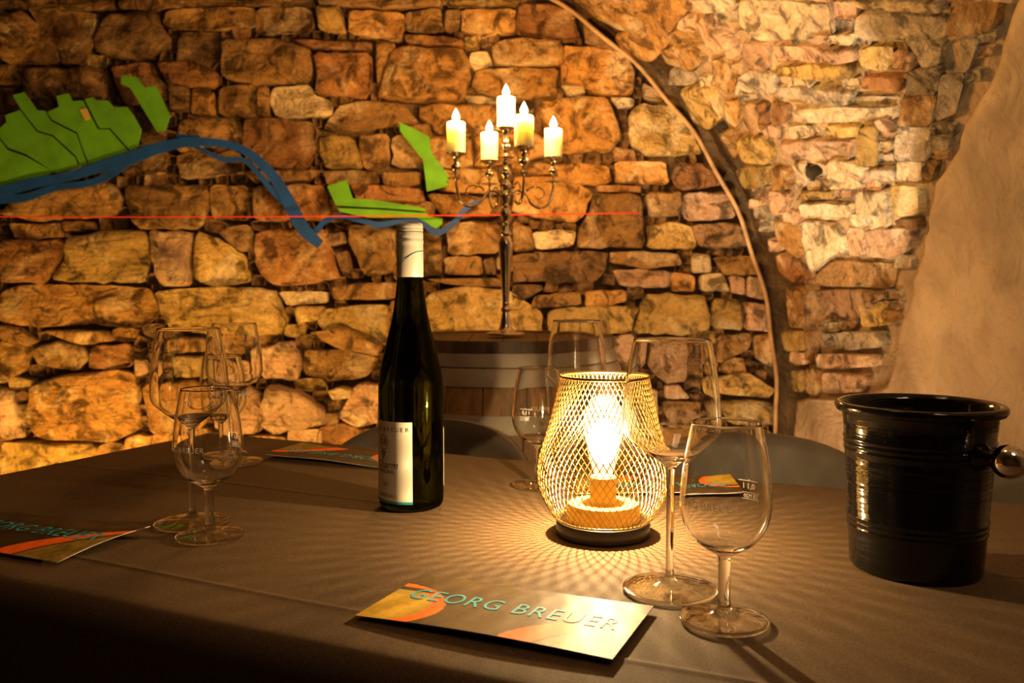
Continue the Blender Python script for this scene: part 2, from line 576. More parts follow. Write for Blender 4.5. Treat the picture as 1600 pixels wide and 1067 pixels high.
def px_vault(px, py):
    d = ray(px, py)

    def g(t):
        p = CAM + d * t
        dx = p.x - vcx(p.y)
        return (dx - VR) if p.z < VCZ else (math.hypot(dx, p.z - VCZ) - VR if dx > 0 else p.z - VCZ - VR)
    lo, hi = 0.05, 8.0
    for _ in range(50):
        mid = (lo + hi) / 2
        if g(mid) > 0: hi = mid
        else: lo = mid
    p = CAM + d * hi
    if p.z < VCZ: return (p.y, p.z - VCZ)
    return (p.y, VR * math.atan2(p.z - VCZ, p.x - vcx(p.y)))


def grid_surface(name, mapf, u0, u1, v0, v1, nu, nv, depth, amp, mat, freq=6.0, **k):
    vs, fs = [], []
    for j in range(nv + 1):
        for i in range(nu + 1):
            u = u0 + (u1 - u0) * i / nu; v = v0 + (v1 - v0) * j / nv
            h = -depth + amp * noise.noise(Vector((u * freq, v * freq, 3.1))) + amp * .5 * noise.noise(Vector((u * freq * 3, v * freq * 3, 9.1)))
            if mapf is vault_map and u > 2.86: h -= .10 * min(1, (u - 2.86) / .06)
            vs.append(mapf(u, v, h))
    for j in range(nv):
        for i in range(nu):
            a = j * (nu + 1) + i
            fs.append((a, a + 1, a + nu + 2, a + nu + 1))
    return mesh(name, vs, fs, mat, **k)


TOPZ = VCZ + VR
wall_back = grid_surface('wall_back', wall_map, -2.95, 1.15, -0.02, 2.35, 130, 80, REC, 0.016, M['mortar'],
                         kind='structure', label='rough quarry stone end wall of the vaulted cellar, lit orange')
wall_right = grid_surface('wall_right', vault_map, -1.3, WALL_Y + .06, -VCZ - .02, VR * PI / 2, 110, 90, 0.019, 0.014, M['mortar_light'],
                          kind='structure', label='curved stone and plaster side of the barrel vault')
# crown and far left side of the vault, plain masonry
vs, fs = [], []
nl = 20
for yi, y in enumerate(np.linspace(-1.3, WALL_Y + .06, 12)):
    for k in range(nl + 1):
        if k == 0: p = (vcx(y), y, TOPZ + .035)
        else:
            a = PI / 2 * (k - 1) / (nl - 1)
            p = (-1.75 - 1.2 * math.sin(a), y, TOPZ + .035 - 0.6 * (1 - math.cos(a)))
        vs.append(p)
for yi in range(11):
    for k in range(nl):
        a = yi * (nl + 1) + k
        fs.append((a, a + 1, a + nl + 2, a + nl + 1))
mesh('ceiling', vs, fs, M['mortar'], kind='structure', label='plastered crown of the cellar vault')
mesh('wall_left', *box(-3.1, -2.95, -1.3, 3.06, -.02, 1.7), M['mortar'], kind='structure', smooth=False)
mesh('wall_front', *box(-3.1, 1.9, -1.42, -1.3, -.02, 2.4), M['mortar'], kind='structure', smooth=False)
mesh('floor', *box(-3.1, 1.9, -1.42, 3.06, -.1, 0), M['floor'], kind='structure', smooth=False)


# ------------------------------------------------------------------ stones
def stone_geo(poly, mapf, h, rng, tilt=0.25, rough=1.0, inset=0.003):
    """poly: 2-D outline in metres on the surface. A solid stone sunk into the mortar, with a worn arris and a broken face."""
    n = len(poly)
    P = [Vector(p) for p in poly]
    area = sum(P[i].x * P[(i + 1) % n].y - P[(i + 1) % n].x * P[i].y for i in range(n)) / 2
    if area < 0: P.reverse()
    # one round of corner cutting
    Q = []
    for i in range(n):
        a, b = P[i], P[(i + 1) % n]
        Q += [a.lerp(b, .10), a.lerp(b, .90)]
    per = sum((Q[(i + 1) % len(Q)] - Q[i]).length for i in range(len(Q)))
    step = max(0.012, min(0.03, per / 22))
    out = []
    for i in range(len(Q)):
        a, b = Q[i], Q[(i + 1) % len(Q)]
        m = max(1, int(round((b - a).length / step)))
        for k in range(m): out.append(a.lerp(b, k / m))
    m = len(out)
    c = sum(out, Vector((0, 0))) / m
    sd = rng.uniform(0, 100)
    size = math.sqrt(abs(area))
    amp = min(0.011, size * 0.075) * rough
    o2 = []
    for p in out:
        d = (p - c)
        if d.length > 1e-6:
            p = p + d.normalized() * (noise.noise(Vector((p.x * 28, p.y * 28, sd))) * amp - inset)
        o2.append(p)
    out = o2
    tx, ty = rng.uniform(-tilt, tilt), rng.uniform(-tilt, tilt)

    def hgt(p, k):
        q = Vector((p.x * 9, p.y * 9, sd))
        ridge = abs(noise.noise(q)) * 1.6
        f = noise.noise(Vector((p.x * 26, p.y * 26, sd + 5)))
        lim = min(.012, size * .08)
        hh = h + max(-lim, min(lim, (p.x - c.x) * tx + (p.y - c.y) * ty))
        return hh * k + k * rough * (ridge * min(.026, size * .16) + f * min(.011, size * .07) - .006)
    vs, fs = [], []
    dmin = min((p - c).length for p in out)
    rings = [(0, -REC - .015, None), (0, None, .35), (.3, None, .82), (.62, None, 1.0)]

    def insp(p, s):
        d = (p - c)
        dd = min(.012 * (s / .3 if s < .31 else 1), dmin * .3)
        if s <= .31: return p - d.normalized() * (dd if s > 0 else 0)
        return c + d * (1 - s)
    for s, hab, k in ((0, -REC - .02, None), (0, None, .15), (.12, None, .68), (.3, None, 1.0), (.35, None, 1.0), (.55, None, 1.0), (.78, None, 1.0)):
        for p in out:
            if s == .12: q = p - (p - c).normalized() * min(.005, dmin * .12)
            else: q = insp(p, s)
            hh = hab if k is None else hgt(q, k)
            vs.append(mapf(q.x, q.y, hh))
    vs.append(mapf(c.x, c.y, hgt(c, 1.0)))
    nr = 7
    for r_ in range(nr - 1):
        for i in range(m):
            j = (i + 1) % m
            fs.append((r_ * m + i, r_ * m + j, (r_ + 1) * m + j, (r_ + 1) * m + i))
    for i in range(m):
        fs.append(((nr - 1) * m + i, (nr - 1) * m + (i + 1) % m, nr * m))
    ctr = mapf(c.x, c.y, h)
    return [v - ctr for v in vs], fs, ctr


RNG = random.Random(11)


def add_stone(poly, mapf, key, parent, h=None, **k):
    h = RNG.uniform(-0.012, 0.022) if h is None else h
    vs, fs, ctr = stone_geo(poly, mapf, h, RNG, inset=-.003, **k)
    # outline runs counter-clockwise in (u, v); turn faces so that they look out of the wall
    if mapf is wall_map: pass
    return mesh('stone', vs, fs, SM[key], parent, loc=ctr)


WALL_STONES = '''
b 0,0 178,0 178,15 120,17 70,12 0,14
b 188,0 370,0 370,8 255,12 245,17 188,15
b 0,28 35,14 88,68 92,98 0,98
b 42,12 150,19 148,50 133,101 95,99 90,68 60,40
d 160,35 175,23 245,22 252,40 266,60 262,75 230,88 180,90 150,82 145,62
b 257,16 395,9 396,44 290,46 252,38
d 286,50 343,52 344,94 330,108 276,97 280,64
b 348,62 430,60 485,78 486,128 420,130 370,128 346,115
b 0,102 35,100 37,130 0,132
d 40,107 155,105 166,115 168,150 160,158 38,155
r 174,105 235,97 240,115 261,136 260,158 197,165 180,130
r 244,97 300,95 338,112 340,130 330,138 264,132
d 264,112 263,135 296,138 296,172 268,175 
o 300,140 330,142 336,178 298,176
b 342,136 402,132 418,136 418,178 342,180
d -30,137 30,137 32,170 -30,176
r 160,165 205,168 210,200 165,200
d 214,172 256,200 258,224 220,224
b 280,187 372,185 378,228 340,240 278,236
r 381,188 400,185 480,190 495,200 496,235 480,263 384,262
b 6,335 20,320 60,308 112,288 176,288 190,310 180,338 60,346
b 182,262 262,236 256,266 200,276
b 276,240 374,236 379,268 282,281
b 196,291 285,290 322,290 325,320 317,345 305,357 225,357 210,350 198,312
b 328,290 385,291 388,343 330,342
b 15,349 60,351 94,348 100,370 25,373
b 98,346 145,347 150,358 104,362
r 0,375 100,375 100,402 78,428 70,441 0,440
y 110,372 160,360 225,361 231,374 229,420 224,440 112,440 84,436 104,405
p 236,362 299,361 300,385 295,414 297,444 252,447 238,400
y 308,361 335,372 384,400 391,438 340,447 302,434 
d 338,362 390,350 396,392 376,392
o 0,457 35,444 150,446 234,450 247,490 233,504 200,514 140,504 70,511 0,505
y 244,456 290,451 400,449 430,456 450,500 440,522 350,522 272,515 252,490
b 0,508 30,512 62,532 46,542 0,528
o 0,532 44,545 42,574 0,600
b 50,546 90,532 130,542 134,560 120,577 62,570
b 68,516 168,517 178,532 130,538 100,530
r 140,542 200,537 204,574 140,576
o 46,602 100,586 190,579 209,582 214,620 217,668 175,689 60,685 40,650 50,622
p 0,608 22,615 25,642 38,682 0,688
y 0,692 60,694 130,694 150,703 140,750 0,750
p 211,561 229,562 231,581 212,588
o 222,602 300,592 330,610 330,650 300,676 238,680 
b 236,532 330,527 332,548 240,552
y 262,558 330,556 330,588 265,588
p 338,562 398,566 400,598 345,600
p 338,606 395,604 420,640 400,676 345,676
d 373,0 488,0 488,8 374,9
b 400,13 484,11 487,50 400,52
y 494,10 530,12 540,50 525,51 499,44
o 546,16 629,19 627,61 547,52
b 634,20 688,12 691,44 675,51 634,44
d 696,16 718,16 715,48 697,48
o 723,16 804,14 804,46 752,57 722,48
b 496,0 690,0 690,8 640,13 502,8
y 702,0 800,0 806,8 700,10
r 456,63 580,66 581,77 482,75
r 491,83 580,83 577,151 496,148
b 589,66 619,69 609,100 592,148 589,110
o 616,73 725,76 734,100 729,150 700,159 602,155 593,150 601,115
r 632,54 700,59 724,66 723,73 636,67
l 737,83 760,80 768,100 742,108 734,97
o 768,72 795,59 875,62 877,100 800,103 776,98
o 742,109 800,105 870,108 868,149 790,150 760,144 737,134
l 726,149 774,153 773,163 732,160
b 402,137 419,136 419,178 403,178
l 425,137 487,133 491,150 514,156 518,181 430,182 422,160
b 506,200 530,167 560,159 630,161 649,190 600,198 525,204
o 654,166 720,163 780,166 778,205 700,213 657,185
y 500,216 520,211 550,216 560,236 565,262 510,262 500,240
b 562,212 607,211 607,262 568,262 562,236
o 613,211 700,216 734,216 738,261 614,260
o 742,212 836,206 852,222 850,246 744,262
b 380,267 440,266 500,266 498,271 480,283 400,286
b 506,267 590,269 589,285 512,289
b 594,270 655,269 655,289 602,291
r 396,292 500,289 508,300 520,343 398,345
r 546,288 600,290 660,296 664,317 560,313
o 668,302 780,310 784,330 770,338 690,336
o 684,266 775,265 784,304 682,298
r 400,362 508,356 520,396 531,434 500,439 430,445 406,424 399,395
p 512,366 535,363 540,379 516,384
d 524,397 543,392 549,434 536,430
b 547,351 620,353 619,424 572,430 556,400 543,376
b 660,356 688,366 690,429 660,429
b 694,346 778,351 784,370 778,394 702,398
b 696,403 750,401 754,429 697,429
d 756,406 770,402 774,429 760,428
l 436,456 509,456 510,473 450,477
b 521,447 619,441 619,467 522,469
y 462,480 504,479 498,499 466,504
y 500,483 610,475 605,538 572,540 520,531 496,506
y 664,462 740,443 800,456 846,490 846,540 664,540
b 666,436 780,434 786,449 700,444
o 800,252 860,256 862,270 826,270 802,268
o 864,259 905,256 950,259 957,284 926,289 876,280
o 962,253 1040,252 1044,287 965,285
r 1055,254 1120,256 1132,286 1060,297 1051,275
o 806,277 880,276 928,302 911,334 895,347 802,332 802,300
b 926,305 1000,304 1005,340 1006,374 1000,387 906,387 906,360 920,332
r 932,290 1000,291 1000,301 936,300
b 1012,302 1065,299 1062,335 1016,339
p 1070,302 1140,301 1152,340 1072,344
l 833,363 900,361 895,384 841,389
b 802,346 829,356 834,389 802,393
y 1011,351 1079,351 1089,387 1013,387
d 1083,351 1162,349 1172,385 1093,387
d 802,396 948,393 944,425 930,439 850,440 802,440
b 956,393 1060,396 1064,414 1010,419 956,410
p 959,421 1044,423 1044,449 972,447
o 1046,426 1084,431 1085,454 1051,454
l 1081,396 1108,398 1110,424 1083,424
l 1097,429 1129,429 1139,454 1097,454
b 1113,401 1178,401 1184,429 1133,429
p 1141,431 1163,436 1162,459 1143,457
p 1169,431 1196,436 1201,467 1169,461
d 802,445 844,446 850,452 812,470 802,470
b 836,462 906,456 906,476 850,480 830,484
o 914,456 978,453 977,471 936,481 916,477
y 854,486 900,480 998,478 985,520 860,524
y 1006,461 1098,461 1108,490 1106,515 1060,522 992,520 
y 1114,466 1159,471 1159,515 1114,511
p 1163,473 1203,476 1207,517 1166,515
r 812,6 878,6 895,20 907,60 870,61 810,50
o 881,72 930,74 975,84 992,112 988,147 960,149 915,139 878,125
l 876,133 911,136 914,145 892,149
o 842,159 900,153 948,153 963,190 969,215 950,238 882,240 857,220
l 953,153 989,156 989,165 966,167
y 982,180 1002,162 1052,167 1090,215 1096,240 1012,241 988,225
b 1005,130 1024,140 1038,156 1006,152
b 922,20 960,52 978,78 918,66
p 1001,530 1079,531 1084,546 1078,597 1036,597 1002,572
p 1036,602 1064,602 1084,622 1037,622
b 1121,526 1174,521 1170,545 1122,568
b 1180,525 1208,521 1212,574 1182,560
y 1116,592 1168,582 1212,610 1198,621 1122,614
y 1121,627 1212,629 1212,664 1142,660
b 1031,627 1109,629 1109,654 1041,654
p 946,527 989,522 989,569 951,574
p 404,545 459,532 469,568 464,594 410,590
b 477,546 540,547 590,560 570,589 520,594 476,584
p 418,602 474,611 508,640 503,664 430,679 402,660
y 513,611 535,604 551,609 549,620 521,625
p 556,600 600,600 600,658 560,669 532,650
p 451,674 499,671 500,700 451,700
o 384,682 444,684 446,712 384,712
b 482,521 540,511 598,541 590,556 530,544
b 862,530 940,526 942,590 866,600
y 866,606 1020,604 1024,680 866,690
'''
VAULT_STONES = '''
o 898,2 925,0 998,32 1012,58 962,44 930,28
o 934,0 1058,0 1076,15 1040,58 1002,38
o 962,52 1008,44 1040,72 1018,94 986,76
p 1086,36 1110,22 1134,50 1153,70 1120,84 1100,70
o 1032,78 1074,73 1102,95 1080,111 1042,100
o 1110,97 1130,94 1150,130 1138,149 1116,130
y 1062,142 1109,138 1123,184 1105,204 1082,190
g 1080,0 1148,0 1148,16 1096,20
l 1153,2 1205,0 1240,5 1292,11 1298,59 1200,61 1157,40
p 1161,67 1198,73 1199,108 1161,113
p 1206,73 1333,76 1338,95 1216,99
g 1338,27 1352,22 1478,26 1473,61 1360,64 1337,54
l 1302,0 1478,0 1473,19 1352,14
y 1341,77 1393,74 1393,95 1384,110 1346,104
p 1397,82 1433,86 1424,108 1396,108
y 1212,107 1328,100 1337,119 1300,127 1212,119
r 1347,122 1418,120 1408,143 1347,139
g 1217,137 1333,142 1326,164 1217,159
l 1337,152 1402,152 1397,164 1332,161
r 1206,158 1233,167 1230,189 1206,198
l 1242,170 1392,170 1392,189 1252,191
l 1227,199 1269,197 1283,209 1237,219
y 1290,198 1338,197 1336,214 1292,214
p 1218,224 1328,222 1323,249 1300,260 1218,247
y 1342,202 1368,198 1368,260 1342,258
r 1162,162 1197,162 1197,199 1176,213 1162,190
o 1131,162 1154,157 1149,199 1136,189
b 1122,212 1144,203 1163,240 1146,249
y 1152,218 1197,218 1207,240 1197,257 1161,252
y 1148,268 1164,262 1197,264 1200,288 1160,297
o 1206,262 1233,264 1233,294 1206,298
l 1243,252 1262,252 1260,288 1242,296
l 1292,254 1347,258 1343,293 1293,296
y 1252,301 1299,301 1299,311 1248,311
p 1200,301 1233,303 1232,329 1206,338
l 1247,320 1328,321 1328,343 1252,341
g 1352,266 1397,264 1396,283 1353,280
y 1390,292 1432,293 1432,334 1400,338
l 1337,302 1387,298 1387,333 1338,338
o 1207,347 1238,352 1254,398 1248,402 1216,378
l 1250,348 1308,355 1322,393 1290,403 1264,427 1252,380
p 1322,358 1348,358 1343,397 1327,398
p 1353,361 1416,358 1424,366 1412,398 1353,402
d 1397,345 1431,344 1431,360 1407,360
r 1213,398 1247,407 1258,438 1240,442 1217,424
b 1268,440 1300,408 1400,412 1398,438 1386,450 1290,446
b 1228,452 1250,452 1252,512 1232,508
p 1257,457 1338,452 1382,462 1338,498 1257,508
y 1342,473 1380,473 1378,508 1347,509
y 1225,518 1248,518 1250,548 1230,548
r 1256,519 1273,518 1273,562 1257,562
g 1281,522 1372,518 1374,543 1291,546
p 1273,553 1366,555 1366,573 1277,576
y 1235,581 1252,579 1253,612 1238,610
o 1257,578 1276,577 1274,618 1259,613
p 1282,583 1356,585 1347,612 1286,614
g 1410,60 1470,66 1466,100 1440,104 1428,80
g 1412,114 1470,106 1460,146 1420,150
b 1408,154 1464,150 1452,196 1404,196
g 1400,202 1454,200 1450,250 1396,252
b 1440,254 1462,252 1452,284 1440,286
g 1474,70 1530,60 1510,110 1476,116
b 1490,0 1560,0 1545,50 1482,56
g 1468,122 1506,116 1490,176 1462,190
'''


def parse(s):
    for ln in s.strip().splitlines():
        t = ln.split()
        yield t[0], [tuple(float(v) for v in q.split(',')) for q in t[1:]]


def inside(poly, x, y):
    c = False
    n = len(poly)
    for i in range(n):
        x1, y1 = poly[i]; x2, y2 = poly[i - 1]
        if (y1 > y) != (y2 > y) and x < (x2 - x1) * (y - y1) / (y2 - y1) + x1: c = not c
    return c


class Cover:
    def __init__(s, x0, y0, x1, y1, st=3):
        s.x0, s.y0, s.st = x0, y0, st
        s.w, s.h = int((x1 - x0) / st), int((y1 - y0) / st)
        s.a = np.zeros((s.h, s.w), bool)
        s.xs = x0 + (np.arange(s.w) + .5) * st
        s.ys = y0 + (np.arange(s.h) + .5) * st
        s.gx, s.gy = np.meshgrid(s.xs, s.ys)

    def poly(s, P, grow=0):
        m = np.zeros_like(s.a)
        n = len(P)
        c = (sum(p[0] for p in P) / n, sum(p[1] for p in P) / n)
        Q = []
        for p in P:
            d = math.hypot(p[0] - c[0], p[1] - c[1]) or 1
            Q.append((p[0] + (p[0] - c[0]) / d * grow, p[1] + (p[1] - c[1]) / d * grow))
        for i in range(n):
            x1, y1 = Q[i]; x2, y2 = Q[i - 1]
            if y1 == y2: continue
            cond = ((y1 > s.gy) != (y2 > s.gy)) & (s.gx < (x2 - x1) * (s.gy - y1) / (y2 - y1) + x1)
            m ^= cond
        s.a |= m

    def fill(s, sizes, rng, gap=2.5):
        """place rectangles where nothing stands yet"""
        out = []
        for (w, h) in sizes:
            cw, ch = max(1, int(w / s.st)), max(1, int(h / s.st))
            I = np.zeros((s.h + 1, s.w + 1), int)
            for j in range(0, s.h - ch, 1):
                i = 0
                while i < s.w - cw:
                    ww = min(s.w - i - 1, int(cw * rng.uniform(.75, 1.3)))
                    ww = max(1, ww)
                    blk = s.a[j:j + ch, i:i + ww]
                    if not blk.any():
                        s.a[j:j + ch, i:i + ww] = True
                        out.append((s.x0 + i * s.st, s.y0 + j * s.st, s.x0 + (i + ww) * s.st, s.y0 + (j + ch) * s.st))
                        i += ww
                    else:
                        k = np.nonzero(blk.any(axis=0))[0]
                        i += int(k[-1]) + 1
        return out


def rect_poly(r, rng, j):
    x0, y0, x1, y1 = r
    jx = min(j, (x1 - x0) * .16); jy = min(j, (y1 - y0) * .2)
    q = lambda x, y: (x + rng.uniform(-jx, jx), y + rng.uniform(-jy, jy))
    xm = (x0 + x1) / 2
    return [q(x0, y0), q(xm, y0 - jy * .3), q(x1, y0), q(x1, y1), q(xm, y1 + jy * .3), q(x0, y1)]


def in_arch(P, margin=.02):
    return all(math.hypot(max(0, x - VCX), max(0, z - VCZ)) < VR - margin if x > VCX else z < TOPZ - margin for x, z in P)


def clip_arch(P, margin=.03):
    out = []
    for x, z in P:
        if x > VCX:
            dx, dz = x - VCX, max(0, z - VCZ)
            d = math.hypot(dx, dz)
            if d > VR - margin:
                k = (VR - margin) / d
                x = VCX + dx * k
                if z > VCZ: z = VCZ + (z - VCZ) * k
        out.append((x, min(z, TOPZ - margin)))
    return out


cw = Cover(-120, -90, 1235, 760)
nst = 0
for key, P in parse(WALL_STONES):  # stones round the candles are keyed orange, adding candle glow to their colour
    cw.poly(P, 2.0)
    Q = clip_arch([px_wall(*p) for p in P])
    add_stone(Q, wall_map, key, wall_back)
    nst += 1
# outside the arch counts as filled
gx, gy = cw.gx, cw.gy
for j in range(cw.h):
    for i in range(cw.w):
        if cw.a[j, i]: continue
        if cw.xs[i] > 850 or cw.ys[j] < 0:
            x, z = px_wall(cw.xs[i], cw.ys[j])
            if (x > VCX and math.hypot(x - VCX, max(0, z - VCZ)) > VR - .05) or z > TOPZ - .05: cw.a[j, i] = True
chips = []
KEYS = 'bbbrydob'
rects = cw.fill([(90, 42), (60, 27), (39, 18), (24, 15), (15, 12)], RNG)
for r in rects:
    Q = clip_arch([px_wall(*p) for p in rect_poly(r, RNG, 7)])
    big = (r[2] - r[0]) * (r[3] - r[1]) > 300
    if big and nst < 290:
        add_stone(Q, wall_map, RNG.choice(KEYS), wall_back, h=RNG.uniform(-.018, .006))
        nst += 1
    else:
        chips.append(stone_geo(Q, wall_map, RNG.uniform(-.028, -.006), RNG, inset=-.002))
V, Fc = [], []
for vs, fs, ctr in chips:
    o = len(V); V += [tuple(v + ctr) for v in vs]; Fc += [tuple(i + o for i in f) for f in fs]
mesh('stone_chips', V, Fc, SM['d'], wall_back, kind='stuff')

# vault side
PLASTER_EDGE = [(1700, -140), (1600, -60), (1566, 30), (1530, 120), (1500, 180), (1478, 250), (1442, 296), (1436, 360), (1420, 420), (1400, 500),
                (1384, 560), (1372, 602), (1340, 616), (1300, 622), (1262, 616), (1234, 624), (1231, 690), (1230, 800)]
cv = Cover(860, -90, 1610, 760)
nv_ = 0
for key, P in parse(VAULT_STONES):
    cv.poly(P, 1.5)
    Q = [px_vault(*p) for p in P]
    add_stone(Q, vault_map, key, wall_right, h=RNG.uniform(-.010, .010), rough=.6)
    nv_ += 1
pl_poly = PLASTER_EDGE + [(1230, 900), (2400, 900), (2400, -200)]
cv.poly(pl_poly)
for j in range(cv.h):
    for i in range(cv.w):
        if cv.a[j, i]: continue
        u, v = px_vault(cv.xs[i], cv.ys[j])
        if u > WALL_Y - .04 or v > VR * PI / 2 - .05: cv.a[j, i] = True
rects = cv.fill([(66, 30), (42, 21), (27, 15)], RNG)
chips = []
for r in rects:
    Q = [px_vault(*p) for p in rect_poly(r, RNG, 6)]
    if (r[2] - r[0]) * (r[3] - r[1]) > 220 and nv_ < 280:
        add_stone(Q, vault_map, RNG.choice('plgpbgp'), wall_right, h=RNG.uniform(-.016, .002), rough=.6); nv_ += 1
    else:
        chips.append(stone_geo(Q, vault_map, RNG.uniform(-.025, -.008), RNG, inset=.001))
V, Fc = [], []
for vs, fs, ctr in chips:
    o = len(V); V += [tuple(v + ctr) for v in vs]; Fc += [tuple(i + o for i in f) for f in fs]
mesh('stone_chips', V, Fc, SM['p'], wall_right, kind='stuff')

# plaster coat over the lower and nearer part of the vault: a slab whose ragged edge feathers into the stones
edge = [px_vault(*p) for p in PLASTER_EDGE]


def edge_u(v):
    """y of the plaster's far edge at arc height v"""
    pts = sorted([(b, a) for a, b in edge])
    if v <= pts[0][0]: return pts[0][1]
    if v >= pts[-1][0]: return pts[-1][1]
    for i in range(len(pts) - 1):
        if pts[i][0] <= v <= pts[i + 1][0]:
            t = (v - pts[i][0]) / max(1e-9, pts[i + 1][0] - pts[i][0])
            return pts[i][1] + (pts[i + 1][1] - pts[i][1]) * t
    return 1.0


vs, fs = [], []
NVv, NU = 150, 90
v_lo, v_hi = -VCZ, VR * PI / 2
for j in range(NVv + 1):
    v = v_lo + (v_hi - v_lo) * j / NVv
    ue = edge_u(v) + .03 * noise.noise(Vector((0, v * 9, 1))) + .012 * noise.noise(Vector((0, v * 30, 4)))
    ue = min(ue, WALL_Y - .03)
    for i in range(NU + 1):
        t = i / NU
        u = ue - (ue + 1.28) * (t ** 1.6)
        d = (ue - u)
        h = -.045 + .058 * min(1, d / .07) ** .6 + .016 * noise.noise(Vector((u * 2.5, v * 2.5, 7))) + .005 * noise.noise(Vector((u * 9, v * 9, 2)))
        vs.append(vault_map(u, v, h))
for j in range(NVv):
    for i in range(NU):
        a = j * (NU + 1) + i
        fs.append((a, a + 1, a + NU + 2, a + NU + 1))
mesh('plaster_coat', vs, fs, M['plaster'], wall_right)

# conduit following the arch
path = []
for k in range(-9, 60):
    if k < 0: p = (VCX + VR - .045, WALL_Y - .055, VCZ + k * .0685)
    else:
        a = k / 59 * PI / 2 * 1.02
        wob = .004 * math.sin(k * .9)
        p = (VCX + (VR - .045 + wob) * math.cos(a), WALL_Y - .055, VCZ + (VR - .045 + wob) * math.sin(a))
    path.append(p)
tag(mesh('arch_conduit', *tube(path, .0072, 10), M['rod']), 'thin brown conduit bent along the arch of the stone wall', 'pipe')


# small iron fixing left in the vault
u_, v_ = px_vault(1272, 268)
c_ = vault_map(u_, v_, .012); n_ = (vault_map(u_, v_, .1) - vault_map(u_, v_, 0)).normalized()
ring = []
t1 = Vector((0, 1, 0)); t2 = n_.cross(t1).normalized()
for k in range(21):
    a = 2 * PI * k / 20
    ring.append((t1 * math.cos(a) * .009 + t2 * math.sin(a) * .020))
fx = empty('iron_fixing', c_, label='small black iron ring fixed in the pale vault stones', cat='fixing')
mesh('ring', *tube(ring, .005, 8, cap=False), M['wick'], fx)
mesh('plug', *tube([-n_ * .04, n_ * .004, n_ * .01], [.016, .016, .010], 12), M['wick'], fx)

# ------------------------------------------------------------------ wall art: flat boards on standoffs
def board(name, P, mat, front, th, parent=None, origin=None):
    y = WALL_Y - front
    Q = [on_y(px, py, y) for px, py in P]
    n = len(Q)
    vs = [(q.x, y, q.z) for q in Q] + [(q.x, y + th, q.z) for q in Q]
    fs = [tuple(range(n)), tuple(range(2 * n - 1, n - 1, -1))] + [(i, i + n, (i + 1) % n + n, (i + 1) % n) for i in range(n)]
    me = bpy.data.meshes.new(name); me.from_pydata(vs, [], fs); me.update()
    bm = bmesh.new(); bm.from_mesh(me)
    bmesh.ops.recalc_face_normals(bm, faces=bm.faces)
    bmesh.ops.triangulate(bm, faces=[f for f in bm.faces if len(f.verts) > 4])
    bm.to_mesh(me); bm.free()
    return link(name, me, mat, parent, smooth=False)


def pegs(P, front, parent, mat='groove'):
    for (px, py) in P:
        a = on_y(px, py, WALL_Y - front + .002)
        vs, fs = tube([(a.x, a.y, a.z), (a.x, WALL_Y + .03, a.z)], .004, 6)
        mesh('peg', vs, fs, M[mat], parent)


e = empty('green_board', (0, 0, 0), label='large lime green vineyard-plot board in sections, left above the blue ribbon', cat='wall art')
PL = [
    [(-70, 196), (-30, 205), (0, 219), (11, 234), (39, 244), (84, 268), (50, 281), (0, 294), (-70, 306)],
    [(-70, 188), (0, 200), (10, 191), (8, 180), (31, 172), (57, 206), (81, 213), (117, 246), (122, 261), (87, 270), (41, 241), (13, 231), (0, 215), (-30, 201), (-70, 192)],
    [(20, 149), (37, 144), (57, 172), (70, 173), (79, 189), (119, 209), (127, 233), (136, 257), (126, 260), (119, 244), (83, 211), (59, 204), (33, 171)],
    [(74, 175), (92, 167), (88, 150), (106, 146), (112, 158), (129, 157), (152, 202), (170, 202), (201, 237), (172, 247), (139, 256), (129, 231), (121, 207), (81, 187)],
    [(132, 155), (145, 152), (150, 157), (168, 157), (178, 168), (198, 167), (208, 180), (220, 202), (214, 228), (204, 236), (172, 200), (155, 200)],
]
for k, P in enumerate(PL):
    board('plot', P, M['green'], .062, .010, e)
board('backing', [(-70, 192), (0, 202), (10, 200), (34, 180), (28, 160), (60, 180), (82, 185), (95, 172), (130, 165), (160, 162), (205, 184), (216, 204), (208, 228), (198, 236), (84, 266), (0, 290), (-70, 300)], M['groove'], .052, .004, e)
board('ochre_plot', [(124, 171), (135, 169), (141, 185), (133, 188)], M['ochre_patch'], .065, .003, e)
pegs([(30, 220), (150, 200), (100, 230), (180, 200)], .05, e)


def single_board(P, label, peg, seams=None):
    e = empty('green_board', (0, 0, 0), label=label, cat='wall art')
    if seams:
        for S in seams: board('plot', S, M['green'], .062, .010, e)
        board('backing', P, M['groove'], .052, .004, e)
    else:
        board('plot', P, M['green'], .062, .012, e)
    pegs(peg, .052, e)


single_board([(190, 119), (196, 117), (213, 121), (225, 137), (243, 134), (264, 180), (257, 204), (245, 205), (203, 137), (189, 131)],
             'small slanting lime green board above the left end of the blue ribbon arc', [(225, 150), (250, 190)])
single_board([(624, 191), (643, 199), (671, 214), (674, 238), (703, 278), (697, 284), (702, 290), (667, 299), (661, 250), (625, 205)],
             'narrow upright lime green board just left of the silver candelabra', [(645, 210), (675, 280)])
single_board([(515, 296), (538, 290), (552, 316), (600, 324), (658, 330), (668, 342), (686, 346), (682, 353), (660, 346), (600, 334), (535, 328)],
             'L-shaped lime green board above the top of the wine bottle', [(535, 310), (640, 333)],
             [[(511, 291), (541, 281), (551, 310), (585, 312), (662, 325), (666, 330), (600, 325), (525, 321)],
              [(527, 325), (600, 328), (667, 333), (671, 339), (691, 341), (691, 350), (682, 357), (665, 350), (650, 340), (575, 340), (552, 335), (531, 331)]])


